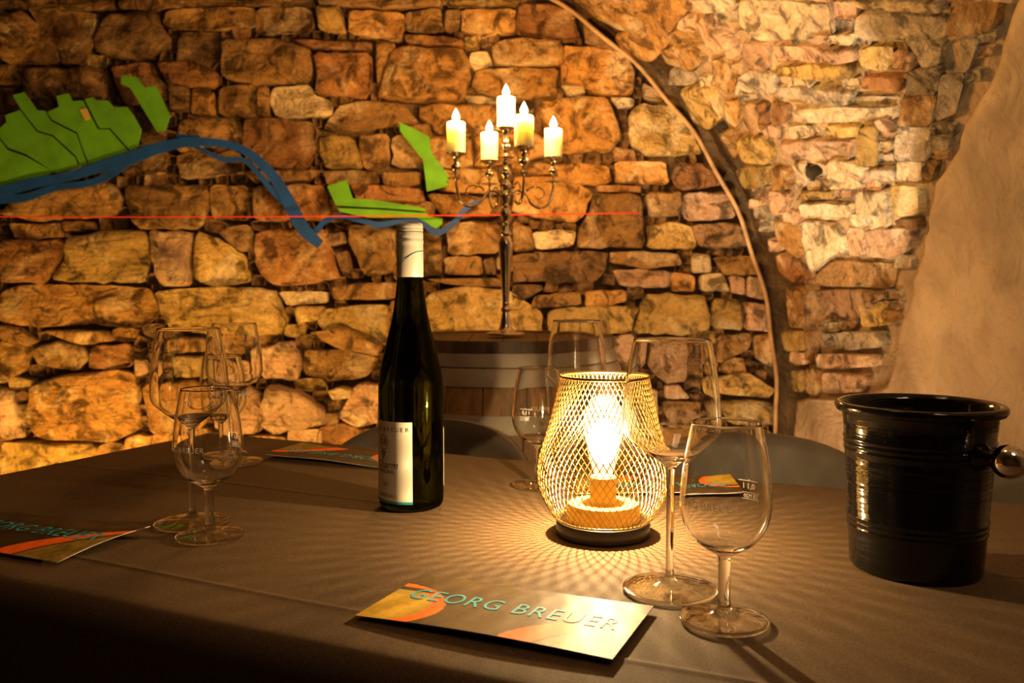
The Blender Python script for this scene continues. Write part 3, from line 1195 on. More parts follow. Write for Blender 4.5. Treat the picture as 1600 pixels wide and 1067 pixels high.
def ribbon(pts, front, th):
    """flat band of varying half-width, traced centre line in px on its own plane"""
    pts = smooth_prof(pts, 5)
    n = len(pts)
    L_, R_ = [], []
    for i, (x, y, wd) in enumerate(pts):
        x0, y0 = pts[max(i - 1, 0)][:2]; x1, y1 = pts[min(i + 1, n - 1)][:2]
        d = math.hypot(x1 - x0, y1 - y0) or 1
        nx, ny = -(y1 - y0) / d, (x1 - x0) / d
        L_.append((x + nx * wd, y + ny * wd)); R_.append((x - nx * wd, y - ny * wd))
    yy = WALL_Y - front
    vs, fs = [], []
    for i in range(n):
        a = on_y(*L_[i], yy); b = on_y(*R_[i], yy)
        vs += [(a.x, yy, a.z), (b.x, yy, b.z), (b.x, yy + th, b.z), (a.x, yy + th, a.z)]
    for i in range(n - 1):
        o = i * 4
        for k in range(4):
            fs.append((o + k, o + (k + 1) % 4, o + 4 + (k + 1) % 4, o + 4 + k))
    fs.append((0, 1, 2, 3)); m = (n - 1) * 4; fs.append((m + 3, m + 2, m + 1, m))
    return vs, fs


river = empty('river_ribbon', (0, 0, 0), label='long blue river-shaped ribbon winding across the stone wall', cat='wall art')
V, Fc = merge([
    ribbon([(-80, 306, 9), (0, 299, 8), (50, 286, 8), (100, 277, 7), (150, 262, 8), (200, 248, 10), (240, 233, 9), (290, 222, 7), (340, 223, 6),
            (375, 232, 6), (400, 248, 7), (430, 280, 8), (453, 320, 10), (470, 352, 10), (486, 370, 9), (500, 382, 7)], .070, .008),
])
mesh('river_channel', V, Fc, M['blue'], river, smooth=False)
for k, pts in enumerate([
    [(-80, 318, 5), (0, 311, 7), (40, 308, 6), (90, 292, 5), (140, 286, 5), (175, 270, 6), (200, 252, 5)],
    [(298, 226, 3), (325, 238, 3), (348, 249, 3.5), (380, 250, 3.5), (404, 272, 4), (425, 298, 4), (445, 318, 4)],
    [(276, 212, 2.5), (292, 214, 3.5), (312, 214, 2)],
    [(484, 368, 4), (498, 356, 4), (507, 346, 4), (530, 338, 3.5), (570, 346, 4), (595, 351, 4.5), (640, 343, 3), (662, 350, 4), (677, 362, 5), (692, 361, 4.5), (712, 345, 4), (728, 326, 4), (748, 315, 4)],
]):
    V, Fc = ribbon(pts, .068 - .0015 * k, .007)
    mesh('river_branch', V, Fc, M['blue'], river, smooth=False)
pegs([(100, 277), (240, 233), (340, 223), (430, 280), (486, 370), (600, 350), (690, 361), (735, 322)], .062, river)
for o in list(bpy.data.objects):
    if o.type == 'MESH' and o.name.startswith(('river_channel', 'river_branch')):
        bm = bmesh.new(); bm.from_mesh(o.data); bmesh.ops.recalc_face_normals(bm, faces=bm.faces); bm.to_mesh(o.data); bm.free()

a = on_y(-90, 338, WALL_Y - .085); b = on_y(998, 333, WALL_Y - .085)
pts = [Vector((a.x + (b.x - a.x) * t, WALL_Y - .085, a.z + (b.z - a.z) * t - .006 * 4 * t * (1 - t))) for t in np.linspace(0, 1, 24)] + [Vector((b.x + .01, WALL_Y + .02, b.z))]
tag(mesh('red_cord', *tube(pts, .0022, 6), M['string']), 'thin red cord stretched level across the stone wall', 'cord')

# ------------------------------------------------------------------ barrel
BX, BY, BZ = -0.022, 2.30, 0.885
bar = empty('wine_barrel', (BX, BY, 0), label='upright oak wine barrel with metal hoops, below the silver candelabra', cat='barrel')


def brad(z):
    t = (z / BZ) * 2 - 1
    return .352 - .072 * t * t


NS = 22
for k in range(NS):
    a0, a1 = 2 * PI * k / NS + .004, 2 * PI * (k + 1) / NS - .004
    vs, fs = [], []
    zs = np.linspace(0.0, BZ, 15)
    for z in zs:
        for (rr, nA) in ((brad(z), 4), (brad(z) - .025, 4)):
            for i in range(nA + 1):
                a = a0 + (a1 - a0) * (i / nA if rr > brad(z) - .01 else 1 - i / nA)
                vs.append((rr * math.cos(a), rr * math.sin(a), z))
    m = 10
    for j in range(len(zs) - 1):
        for i in range(m):
            fs.append((j * m + i, j * m + (i + 1) % m, (j + 1) * m + (i + 1) % m, (j + 1) * m + i))
    fs.append(tuple(range(m - 1, -1, -1))); fs.append(tuple((len(zs) - 1) * m + i for i in range(m)))
    mesh('stave', vs, fs, M['stave'], bar, smooth=False)
for (z0, z1) in ((.829, .860), (.784, .825), (.676, .719), (.235, .283), (.075, .111), (.03, .065)):
    prof = [(brad(z0) - .004, z0), (brad(z0) + .004, z0), (brad((z0 + z1) / 2) + .005, (z0 + z1) / 2), (brad(z1) + .004, z1), (brad(z1) - .004, z1)]
    sharp(mesh('hoop', *lathe(prof, 64), M['hoop'], bar))
# dark-stained rim and the boards of the head
prof = [(.262, BZ - .02), (.262, BZ + .002), (.29, BZ + .004), (.292, BZ - .008), (.293, BZ - .024), (.285, BZ - .025)]
sharp(mesh('rim', *lathe(prof, 64), M['barrel_dark'], bar))
nb = 6
for k in range(nb):
    x0 = -.262 + .524 * k / nb + .001; x1 = -.262 + .524 * (k + 1) / nb - .001
    top = []
    for i in range(9):
        x = x0 + (x1 - x0) * i / 8
        top.append((x, math.sqrt(max(0, .262 ** 2 - x * x))))
    outl = top + [(x, -y) for x, y in reversed(top)]
    n = len(outl)
    vs = [(x, y, BZ - .002 + (k % 2) * .0006) for x, y in outl] + [(x, y, BZ - .022) for x, y in outl]
    fs = [tuple(range(n - 1, -1, -1)), tuple(range(n, 2 * n))] + [(i, (i + 1) % n, (i + 1) % n + n, i + n) for i in range(n)]
    mesh('head_board', vs, fs, M['barrel_dark'], bar, smooth=False)

# ------------------------------------------------------------------ candelabra
CX, CY = -0.0165, 2.30
Z0 = BZ + .0045


def pz(y):      # height of a pixel row at the candelabra's distance
    return on_y(800, y, CY).z


PX = CY / F
can = empty('candelabra', (CX, CY, Z0), label='tall silver five-armed candelabra standing on the barrel', cat='candelabra')
prof_px = [(30, 521.6), (30, 520), (24, 518.5), (14, 516), (10, 511), (8, 500), (6.2, 490), (5.6, 487), (7.6, 485), (7.6, 482), (5.2, 479), (5.8, 474), (5.2, 470), (6.4, 450), (8.3, 425), (10.2, 400),
           (11.4, 385), (11.0, 378), (8.6, 372), (7.2, 369), (9.2, 367), (9.2, 364), (6.5, 361), (5.2, 356), (4.5, 352), (6.4, 349), (4.6, 346), (7.4, 338), (8.2, 333), (6.6, 328), (4.8, 325), (6.9, 322), (4.6, 319),
           (6.4, 312), (7.2, 306), (5.0, 300), (4.2, 297), (8.6, 293), (9.4, 289), (7.0, 285), (4.2, 281), (5.8, 277), (8.6, 273), (8.6, 269), (5.0, 264), (3.6, 258), (5.0, 253), (3.4, 249), (13.5, 246.5), (13.5, 245.5), (3.4, 243.5),
           (3.4, 236), (7.0, 231), (7.0, 227), (3.8, 222), (3.6, 214), (5.0, 209), (9.2, 203), (15, 201), (15, 199.5), (1.0, 199.2)]
prof = [(r * PX, (pz(y) - Z0) if i else 0) for i, (r, y) in enumerate(prof_px)]
mesh('column', *lathe(smooth_prof(prof, 3), 32), M['silver'], can)


def flame_geo(h=.034, r=.0095):
    pr = [(0, 0), (r * .55, h * .08), (r, h * .32), (r * .9, h * .5), (r * .55, h * .72), (r * .2, h * .92), (0, h)]
    return lathe(smooth_prof(pr, 3), 16)


def candle(x, y, z, r, h, label):
    c = empty('candle', (x, y, z), label=label, cat='candle', group='five burning candles on the candelabra')
    pr = [(0, 0), (r * .96, 0), (r, .002), (r, h - .004), (r * .97, h - .001), (r * .88, h), (r * .6, h - .0045), (0, h - .006)]
    mesh('wax_pillar', *lathe(pr, 32), M['wax'], c)
    mesh('wick', *tube([(0, 0, h - .007), (.0003, 0, h + .003), (.001, 0, h + .008)], .0009, 6), M['wick'], c)
    vs, fs = flame_geo()
    mesh('flame', vs, fs, M['flame'], c, loc=(0, 0, h + .001))
    l = light('flame_light', 'POINT', (x, y, z + h + .016), CANDLE_POWER, (1.0, .47, .11), radius=.007)
    l.parent = c; l.location = (0, 0, h + .016)
    return c


cand = [((-.127, -.046), 239, 191, 'leftmost lit candle of the candelabra'), ((.127, .046), 246, 202, 'rightmost lit candle of the candelabra'),
        ((.046, -.127), 230, 181, 'lit candle on the near arm, right of the tallest one'), ((-.046, .127), 251, 208, 'lit candle on the rear arm, lowest and left of centre')]
zb = pz(199.8) - Z0
candle(CX + .001, CY, Z0 + zb, .0235, .078, 'tallest lit candle on the top of the candelabra')
for (dx, dy), yb, yt, lab in cand:
    D = CY + dy
    z_b = on_y(800, yb, D).z - Z0
    ang = math.atan2(dy, dx)
    # arm: S-curve from the column out and up into the cup
    arm = []
    r_end = math.hypot(dx, dy)
    zc = z_b - .105
    for t, rr, zz in ((0, .012, .0), (.1, .030, .012), (.2, .050, .008), (.35, .070, -.018), (.5, .092, -.030), (.65, .113, -.026), (.8, .128, -.006), (1, r_end, .026)):
        arm.append((rr * math.cos(ang), rr * math.sin(ang), zc + zz))
    armo = mesh('arm', *tube(smooth_prof(arm, 5), .0036, 10), M['silver'], can)
    # curled tendril hanging inward from the arm
    cur = []
    for k in range(14):
        t = k / 13
        a = PI * .1 + t * PI * 1.5
        rr = .088 - .030 * math.cos(a) * (1 - t * .5); zz = zc + .006 + .022 * math.sin(a) * (1 - t * .5)
        cur.append((rr * math.cos(ang), rr * math.sin(ang), zz))
    mesh('scroll', *tube(cur, [.0028 * (1 - .6 * k / 13) for k in range(14)], 8), M['silver'], can)
    zc0 = z_b
    cp = [(0.001, -.088), (.003, -.084), (.0035, -.068), (.022, -.064), (.022, -.0625), (.004, -.060), (.004, -.050), (.0075, -.046), (.0125, -.038), (.0115, -.031), (.006, -.027),
          (.0060, -.020), (.0085, -.013), (.017, -.006), (.0255, -.002), (.0262, 0), (.0245, 0.0005), (.002, -.001)]
    o = mesh('candle_cup', *lathe(smooth_prof(cp, 2), 28), M['silver'], can, loc=(dx, dy, zc0 - .0005))
    candle(CX + dx, CY + dy, Z0 + z_b, .0235, on_y(800, yt, D).z - on_y(800, yb, D).z, lab)

# ------------------------------------------------------------------ table and cloth
UA = Vector((.91, -.415, 0)).normalized(); VA = Vector((.415, .91, 0)).normalized()
TU0, TU1, TV0, TV1 = -1.172, .36, .492, 1.216


def tuv(u, v, z=TABLE_Z):
    p = UA * u + VA * v
    return Vector((p.x, p.y, z))


tab = empty('dining_table', tuv((TU0 + TU1) / 2, (TV0 + TV1) / 2, 0), math.atan2(UA.y, UA.x), label='rectangular table hidden under the taupe cloth', cat='table')
hl, hw = (TU1 - TU0) / 2 - .018, (TV1 - TV0) / 2 - .018
mesh('tabletop', *box(-hl, hl, -hw, hw, TABLE_Z - .03, TABLE_Z - .003), M['table_wood'], tab, smooth=False)
for sx in (-1, 1):
    for sy in (-1, 1):
        mesh('leg', *box(sx * (hl - .07) - .025, sx * (hl - .07) + .025, sy * (hw - .06) - .025, sy * (hw - .06) + .025, 0, TABLE_Z - .03), M['table_wood'], tab, smooth=False)

# cloth: top with ironed-in creases, rolled edge, falling skirt
us = list(np.linspace(TU0, TU1, 140)); us[0] = TU0
base_v = list(np.linspace(TV0, TV1, 70))
for cv_ in (.575, .885):
    base_v += [cv_ - .006, cv_ - .003, cv_ - .0012, cv_, cv_ + .0012, cv_ + .003, cv_ + .006]
vsrt = sorted(set(round(v, 5) for v in base_v))


def cloth_z(u, v):
    z = TABLE_Z - .0003
    for c0, hh in ((.575, .0011), (.885, .0010)):
        cc = c0 + .004 * math.sin(u * 5)
        z += hh * math.exp(-((v - cc) / .003) ** 2) - .0003
    z += .0006 * noise.noise(Vector((u * 5, v * 5, 0)))
    return z - .0008


RC = .022   # edge roll radius
prof_e = [(0, 0)] + [(RC * math.sin(a), -RC * (1 - math.cos(a))) for a in np.linspace(.25, PI / 2, 5)] + [(RC + .002, -.05), (RC + .006, -.10), (RC + .012, -.17), (RC + .018, -.23), (RC + .020, -.265)]
nu, nvv = len(us), len(vsrt)
vs, fs = [], []
iu0, iu1 = TU0 + RC, TU1 - RC
jv0, jv1 = TV0 + RC, TV1 - RC
us = [min(max(u, iu0), iu1) for u in us]; vv2 = [min(max(v, jv0), jv1) for v in vsrt]
us = sorted(set(us)); vv2 = sorted(set(vv2)); nu, nvv = len(us), len(vv2)
for v in vv2:
    for u in us: vs.append(tuv(u, v, cloth_z(u, v)))
for j in range(nvv - 1):
    for i in range(nu - 1):
        a = j * nu + i
        fs.append((a, a + 1, a + nu + 1, a + nu))
loop = [(i, 0) for i in range(nu)] + [(nu - 1, j) for j in range(1, nvv)] + [(i, nvv - 1) for i in range(nu - 2, -1, -1)] + [(0, j) for j in range(nvv - 2, 0, -1)]
prev = [j * nu + i for i, j in loop]
info = []
for i, j in loop:
    du = -1 if i == 0 else (1 if i == nu - 1 else 0); dv = -1 if j == 0 else (1 if j == nvv - 1 else 0)
    l = math.hypot(du, dv); info.append((us[i], vv2[j], du / l, dv / l))
# round the skirt's corners: widen the direction smoothly there
for d, dz in prof_e[1:]:
    cur = []
    for k, (u, v, du, dv) in enumerate(info):
        wv = .006 * math.sin(u * 17 + v * 23) * min(1, max(0, -dz - .03) / .12)
        q = tuv(u + du * (d + wv), v + dv * (d + wv), cloth_z(u, v) + dz)
        cur.append(len(vs)); vs.append(q)
    n = len(cur)
    for k in range(n):
        fs.append((prev[k], cur[k], cur[(k + 1) % n], prev[(k + 1) % n]))
    prev = cur
mesh('tablecloth', vs, fs, M['cloth'], label='taupe brown tablecloth with ironed creases draped over the table', cat='tablecloth')
TZ = TABLE_Z - .0005     # what stands on the cloth


# ------------------------------------------------------------------ chairs
def chair(cx, cy, rz, label):
    """Rounded moulded shell on four legs. Local +y points away from the table."""
    t = empty('shell_chair', (cx, cy, 0), rz, label=label, cat='chair', group='grey shell chairs along the far side of the table')
    NA, NZ = 28, 12
    vs, fs = [], []
    W, zt = .262, .757
    for side in (0, 1):
        for j in range(NZ + 1):
            tz = j / NZ
            for i in range(NA + 1):
                s = -1 + 2 * i / NA
                # the shell's top line is an arch falling towards the arms
                a = s * R(84)
                top = .44 + (zt - .44) * (max(0, 1 - abs(s) ** 2.3)) ** .62
                z = .44 + (top - .44) * tz
                lean = .06 * (z - .44) / .35
                rad = W - (0 if side == 0 else .014)
                x = rad * math.sin(a) * (1.0 + .08 * (z - .44) / .35); y = rad * math.cos(a) * .75 + lean
                vs.append((x, y, z))
    st = (NZ + 1) * (NA + 1)
    for j in range(NZ):
        for i in range(NA):
            a = j * (NA + 1) + i
            fs.append((a, a + 1, a + NA + 2, a + NA + 1)); fs.append((st + a, st + a + NA + 1, st + a + NA + 2, st + a + 1))
    for i in range(NA):
        a = NZ * (NA + 1) + i
        fs.append((a, a + 1, st + a + 1, st + a)); fs.append((i, st + i, st + i + 1, i + 1))
    for j in range(NZ):
        for i in (0, NA):
            a = j * (NA + 1) + i; fs.append((a, a + NA + 1, st + a + NA + 1, st + a))
    mesh('backrest', vs, fs, M['chair'], t)
    pr = [(0, .425), (.16, .42), (.21, .43), (.222, .445), (.215, .46), (.17, .457), (0, .45)]
    o = mesh('seat', *lathe(pr, 40), M['chair'], t); o.scale = (1, .98, 1)
    for sx in (-1, 1):
        for sy in (-1, 1):
            mesh('leg', *tube([(sx * .13, sy * .12, .43), (sx * .19, sy * .18, 0)], .011, 10), M['chair_leg'], t)
    return t


RZ = math.atan2(UA.y, UA.x)


def chair_at(px, y_back, label, rz=RZ):
    X = (px - 800) / F * y_back
    off = .225
    chair(X - VA.x * off, y_back - VA.y * off, rz, label)


chair_at(690, 1.66, 'grey shell chair behind the wine bottle')
chair_at(1185, 1.50, 'grey shell chair behind the front tasting glass, left of the black bucket')
chair_at(1735, 1.22, 'grey shell chair at the right edge behind the black bucket')

# ------------------------------------------------------------------ wine bottle
bp_ = on_z(643, 789, TZ)
bz = lambda y: on_y(643, y, bp_.y).z - TZ
bs = bp_.y / F
bot = empty('wine_bottle', (bp_.x, bp_.y, TZ), label='tall dark green wine bottle with cream capsule and cream label', cat='bottle')
prof = [(0, .006), (30 * bs, .002), (43 * bs, 0), (48.5 * bs, .003), (50.5 * bs, .010), (50.6 * bs, .03), (50.8 * bs, bz(700)), (50.7 * bs, bz(620)), (50.3 * bs, bz(600)), (48.0 * bs, bz(580)), (43.5 * bs, bz(560)),
        (37.6 * bs, bz(535)), (31.2 * bs, bz(510)), (26.2 * bs, bz(485)), (22.6 * bs, bz(460)), (20.4 * bs, bz(440)), (19.6 * bs, bz(425)), (19.2 * bs, bz(395)), (19 * bs, bz(354)), (0, bz(354))]
mesh('glass_body', *lathe(smooth_prof(prof, 4), 72), M['bottle'], bot)
cr = 20.8 * bs
cprof = [(cr * .985, bz(433)), (cr, bz(432.5)), (cr, bz(386)), (cr * .985, bz(382.5)), (cr * 1.015, bz(380)), (cr * 1.015, bz(375)), (cr * .98, bz(374)), (cr * 1.0, bz(372)), (cr * 1.0, bz(364)), (cr * .97, bz(362.5)),
         (cr * 1.0, bz(361)), (cr * 1.0, bz(359)), (cr * .97, bz(357.5)), (cr, bz(356)), (cr * .99, bz(352)), (cr * .93, bz(349.8)), (cr * .8, bz(349)), (0, bz(348.8))]
sharp(mesh('capsule', *lathe(cprof, 56), M['capsule'], bot, label='cream screw-cap capsule'), 60)


def cyl_text(name, geo, rad, phi0, z0, mat, parent, rf=None, label=None):
    """wrap flat lettering round a vertical axis; phi = 0 faces the camera, positive to the right"""
    vs, fs = geo
    V = []
    for x, y in vs:
        z = z0 + y
        r = rad if rf is None else rf(z)
        a = phi0 + x / r
        V.append((r * math.sin(a), -r * math.cos(a), z))
    return mesh(name, V, fs, mat, parent, smooth=False, label=label)


def band(r, a0, a1, z0f, z1f, n=40, th=.0002):
    vs, fs = [], []
    for i in range(n + 1):
        a = a0 + (a1 - a0) * i / n
        for rr in (r, r + th):
            for z in (z0f(a), z1f(a)):
                vs.append((rr * math.sin(a), -rr * math.cos(a), z))
    for i in range(n):
        o = i * 4
        fs += [(o + 2, o + 6, o + 7, o + 3), (o, o + 1, o + 5, o + 4), (o + 1, o + 3, o + 7, o + 5), (o, o + 4, o + 6, o + 2)]
    fs += [(0, 2, 3, 1), (n * 4, n * 4 + 1, n * 4 + 3, n * 4 + 2)]
    return vs, fs


cap = [c for c in bot.children if c.name.startswith('capsule')][0]
lf = lambda a: bz(404 - 11 * math.tanh((a + .2) * 1.6) + 0 * a)
mesh('teal_line', *band(cr + .00025, -PI / 2, PI / 2, lambda a: lf(a), lambda a: lf(a) + .0009), M['teal'], cap, smooth=False)
LR = 50.9 * bs + .0002
view = math.atan2(bp_.x, bp_.y)      # the camera's bearing seen from the bottle, so phi = 0 faces it
A1 = R(2); A0 = R(-112)
zt_, zb_ = bz(652.5), bz(776)
lab = mesh('front_label', *band(LR, A0, A1, lambda a: zb_, lambda a: zt_, 48), M['label'], bot, smooth=False, label='cream paper front label with a teal bottom line')
mesh('back_label', *band(LR, R(84), R(150), lambda a: bz(758), lambda a: bz(668), 30), M['label'], bot, smooth=False)
mesh('teal_band', *band(LR + .0003, A0, A1, lambda a: zb_ - .0002, lambda a: zb_ + .0028, 48), M['teal'], lab, smooth=False)
LT = LR + .0004
cyl_text('lettering', text_geo('GEORG BREUER', .0072, spacing=1.55), LT, R(-57), bz(667), M['ink'], lab)
cyl_text('emblem_letters', text_geo('GB', .0098), LT, R(-55), bz(688), M['ink'], lab)
# the ring of the emblem and its grape dots
vs, fs = [], []
for k in range(33):
    a = 2 * PI * k / 32
    for rr in (.0078, .0086): vs.append((rr * math.cos(a), rr * math.sin(a)))
for k in range(32): fs.append((2 * k, 2 * k + 1, 2 * k + 3, 2 * k + 2))
for (gx_, gy_) in ((-.0034, -.0110), (0, -.0110), (.0034, -.0110), (-.0017, -.0140), (.0017, -.0140), (0, -.0172)):
    o = len(vs)
    for k in range(8): vs.append((gx_ + .0014 * math.cos(k * PI / 4), gy_ + .0014 * math.sin(k * PI / 4)))
    fs.append(tuple(range(o, o + 8)))
cyl_text('emblem', (vs, fs), LT, R(-55), bz(685), M['ink'], lab)
g = text_geo('Charm', .0125); g = ([(x + y * .25, y) for x, y in g[0]], g[1])
cyl_text('lettering', g, LT, R(-49), bz(723), M['ink'], lab)
cyl_text('lettering', text_geo('RIESLING', .0062), LT, R(-49), bz(731), M['ink'], lab)
cyl_text('lettering', text_geo('2021', .0058), LT, R(-48), bz(750), M['ink'], lab)
cyl_text('lettering', text_geo('RHEINGAU', .0058), LT, R(-48), bz(767), M['ink'], lab)
bot.rotation_euler.z = -view


# ------------------------------------------------------------------ glasses
def big_glass_profile(s=1.0):
    """outer surface (r, z) bowl from the stem upwards, metres"""
    zb = .1050
    o = [(.0042, zb), (.0060, zb + .003), (.0105, zb + .0065), (.0190, zb + .0125), (.0290, zb + .0205), (.0372, zb + .0278), (.0403, zb + .0325), (.0414, zb + .0385), (.0412, zb + .048),
         (.0400, zb + .064), (.0378, zb + .082), (.0350, zb + .098), (.0325, zb + .1105)]
    return o, zb


def small_glass_profile():
    zb = .0500
    o = [(.0052, zb), (.0066, zb + .0025), (.0115, zb + .0055), (.0195, zb + .0105), (.0270, zb + .0180), (.0322, zb + .0275), (.0347, zb + .0390), (.0348, zb + .0480),
         (.0338, zb + .0620), (.0315, zb + .0790), (.0286, zb + .0940), (.0262, zb + .1055)]
    return o, zb


GLASS_CACHE = {}


def build_glass(kind):
    if kind in GLASS_CACHE: return GLASS_CACHE[kind]
    o, zb = big_glass_profile() if kind == 'wine' else small_glass_profile()
    outer = smooth_prof(o, 4)
    th = .0009 if kind == 'wine' else .0011
    inner = []
    z_in = zb + (.0095 if kind == 'wine' else .0095)
    for r, z in reversed(outer):
        if z > z_in + .004:
            inner.append((max(r - th, .001), z if z > z_in else z_in))
    # inside bottom
    last = inner[-1]
    inner += [(last[0] * .75, z_in + (last[1] - z_in) * .5), (last[0] * .4, z_in + (last[1] - z_in) * .12), (0, z_in)]
    top = outer[-1]
    rim = [(top[0] - th * .15, top[1] + th * .35), (top[0] - th * .5, top[1] + th * .5), (top[0] - th * .85, top[1] + th * .35)]
    bowl = lathe(outer + rim + inner, 72)
    r0 = o[0][0]
    if kind == 'wine':
        st = [(.0085, .0072), (.0055, .0100), (.0038, .0150), (.0034, .025), (.0033, .055), (.0034, .085), (.0038, .098), (r0, zb)]
        ft = [(0, 0.0006), (.030, .0003), (.0385, .0), (.0398, .0006), (.0400, .0016), (.0394, .0023), (.030, .0032), (.018, .0042), (.0125, .0054), (.0085, .0072)]
    else:
        st = [(.0085, .0075), (.0062, .0100), (.0050, .0150), (.0046, .025), (.0048, .038), (.0050, .045), (r0, zb)]
        ft = [(0, 0.0006), (.025, .0003), (.0325, .0), (.0340, .0006), (.0343, .0017), (.0337, .0026), (.025, .0038), (.016, .0048), (.0115, .0058), (.0085, .0075)]
    res = []
    for nm, geo in (('bowl', bowl), ('stem', lathe(smooth_prof(st, 4), 48)), ('foot', lathe(smooth_prof(ft, 3), 72))):
        me = bpy.data.meshes.new(nm); me.from_pydata([tuple(v) for v in geo[0]], [], geo[1]); me.update()
        me.materials.append(M['glass_thin'] if nm == 'foot' else M['glass'])
        if nm == 'foot':     # solid refracting edge round a thin clear plate
            me.materials.append(M['glass'])
            for p in me.polygons:
                if math.hypot(p.center.x, p.center.y) > (.0375 if kind == 'wine' else .0318): p.material_index = 1
        me.polygons.foreach_set('use_smooth', [True] * len(me.polygons))
        res.append((nm, me))
    prof = outer
    GLASS_CACHE[kind] = (res, prof)
    return GLASS_CACHE[kind]


def prof_r(prof, z):
    for i in range(len(prof) - 1):
        if prof[i][1] <= z <= prof[i + 1][1]:
            t = (z - prof[i][1]) / max(1e-9, prof[i + 1][1] - prof[i][1])
            return prof[i][0] + (prof[i + 1][0] - prof[i][0]) * t
    return prof[-1][0]


def glass(kind, px, py, label, phi=None, scale=1.0):
    p = on_z(px, py, TZ)
    rz = -math.atan2(p.x, p.y)
    nm = 'wine_glass' if kind == 'wine' else 'tasting_glass'
    g = empty(nm, (p.x, p.y, TZ), rz, label=label, cat='glass', group='large wine glasses' if kind == 'wine' else 'small stemmed tasting glasses')
    g.scale = (scale,) * 3
    res, prof = build_glass(kind)
    for n_, me in res:
        o = bpy.data.objects.new(n_, me); COL.objects.link(o); o.parent = g
        if n_ == 'bowl': bowl = o
    if phi is not None:
        rf = lambda z: prof_r(prof, z) + .00025
        cyl_text('engraving', text_geo('GEORG BREUER', .0078, spacing=1.05), .0347, R(phi), .094, M['engraving'], bowl, rf)
        geo = merge([([(x, y, 0) for x, y in text_geo('0,1 l', .0065)[0]], text_geo('0,1 l', .0065)[1])])
        gv = [(x, y) for x, y, _ in geo[0]]
        # measuring line above the figure, small framed code below
        t2 = text_geo('CE M20', .0042)
        f = list(geo[1]); o_ = len(gv)
        gv += [(x - .002, y - .0072) for x, y in t2[0]]; f += [tuple(i + o_ for i in q) for q in t2[1]]

        def strip(x0, y0, x1, y1):
            m = max(1, int((x1 - x0) / .003)); b0 = len(gv)
            for k in range(m + 1):
                x = x0 + (x1 - x0) * k / m; gv.append((x, y0)); gv.append((x, y1))
            for k in range(m): f.append((b0 + 2 * k, b0 + 2 * k + 2, b0 + 2 * k + 3, b0 + 2 * k + 1))
        strip(-.009, .0062, .009, .0067); strip(-.0003, .0067, .0003, .0080)
        strip(-.010, -.0084, .006, -.0081); strip(-.010, -.0033, .006, -.0030)
        cyl_text('measure_mark', (gv, f), .0347, R(phi + 180), .0985, M['engraving'], bowl, rf)
    return g


glass('wine', 1046, 921, 'large wine glass in front of the lamp, its rim over the shade')
glass('tasting', 1131, 970, 'small tasting glass nearest the camera, beside the printed card', -32)
glass('wine', 301, 817, 'large wine glass of the left pair, nearer row')
glass('tasting', 328, 838, 'small tasting glass in front of the left large wine glass', -54)
glass('wine', 370, 722, 'large wine glass farthest back on the left, by the far card', scale=.965)
glass('tasting', 351, 711, 'small tasting glass farthest back on the left, behind the others', 60)
glass('tasting', 841, 758, 'small tasting glass behind the lamp, left of its shade', 152)
glass('wine', 900, 741, 'large wine glass directly behind the glowing lamp')

# ------------------------------------------------------------------ lamp
lp = on_z(942, 833, TZ)
lam = empty('table_lamp', (lp.x, lp.y, TZ), label='glowing table lamp with gold wire mesh shade on a dark round base', cat='lamp')
ls = lp.y / F
lz = lambda y: on_y(942, y, lp.y).z - TZ
prof = [(0, 0), (72 * ls, 0), (74 * ls, .0015), (74 * ls, .0125), (72.5 * ls, .0145), (70 * ls, .015), (0, .015)]
sharp(mesh('base', *lathe(prof, 64), M['lamp_base'], lam), 50)
zt0, zt1 = .0155, lz(785.5)
prof = [(0, zt0), (58 * ls, zt0), (57.5 * ls, zt1 - .008), (56 * ls, zt1 - .003), (54 * ls, zt1), (0, zt1)]
sharp(mesh('drum', *lathe(prof, 48), M['lamp_gold'], lam), 60)
zs1 = lz(744)
prof = [(21 * ls, zt1 - .001), (21 * ls, zs1 - .001), (20 * ls, zs1), (16 * ls, zs1), (16 * ls, zs1 - .008), (0, zs1 - .008)]
sharp(mesh('socket', *lathe(prof, 36), M['lamp_gold'], lam), 50)
zb1 = lz(617)
hb = zb1 - zs1
prof = [(13 * ls, zs1 - .006), (15 * ls, zs1 + .004), (19 * ls, zs1 + .14 * hb), (27 * ls, zs1 + .38 * hb), (31 * ls, zs1 + .62 * hb), (29.5 * ls, zs1 + .80 * hb), (20 * ls, zs1 + .945 * hb), (9 * ls, zs1 + .995 * hb), (0, zb1)]
blb = mesh('bulb', *lathe(smooth_prof(prof, 5), 40), M['bulb_glass'], lam, label='clear glowing bulb')
zc = lz(690)
pr = [(0, -.024)] + [(.0165 * math.cos(t), .024 * math.sin(t)) for t in np.linspace(-1.2, 1.2, 14)] + [(0, .024)]
mesh('filament_glow', *lathe(pr, 24), M['bulb_glow'], blb, loc=(0, 0, zc))
l = light('bulb_light', 'POINT', (0, 0, 0), LAMP_POWER, (1.0, .68, .32), radius=.0032)
l.parent = lam; l.location = (0, 0, zc)

# shade: two families of helical wires on the shade's profile
sp = [(67, 586), (70.5, 600), (76, 625), (84, 655), (93, 685), (101, 712), (104, 733), (103, 752), (97, 772), (87, 792), (77, 806), (69, 816)]
sp = [(r * ls, lz(y) if y < 816 else .0155) for r, y in sp]
sp = smooth_prof(sp, 6)
zs_ = [z for r, z in sp]


def srad(z):
    for i in range(len(sp) - 1):
        if sp[i][1] >= z >= sp[i + 1][1]:
            t = (sp[i][1] - z) / max(1e-9, sp[i][1] - sp[i + 1][1])
            return sp[i][0] + (sp[i + 1][0] - sp[i][0]) * t
    return sp[0][0] if z > sp[0][1] else sp[-1][0]


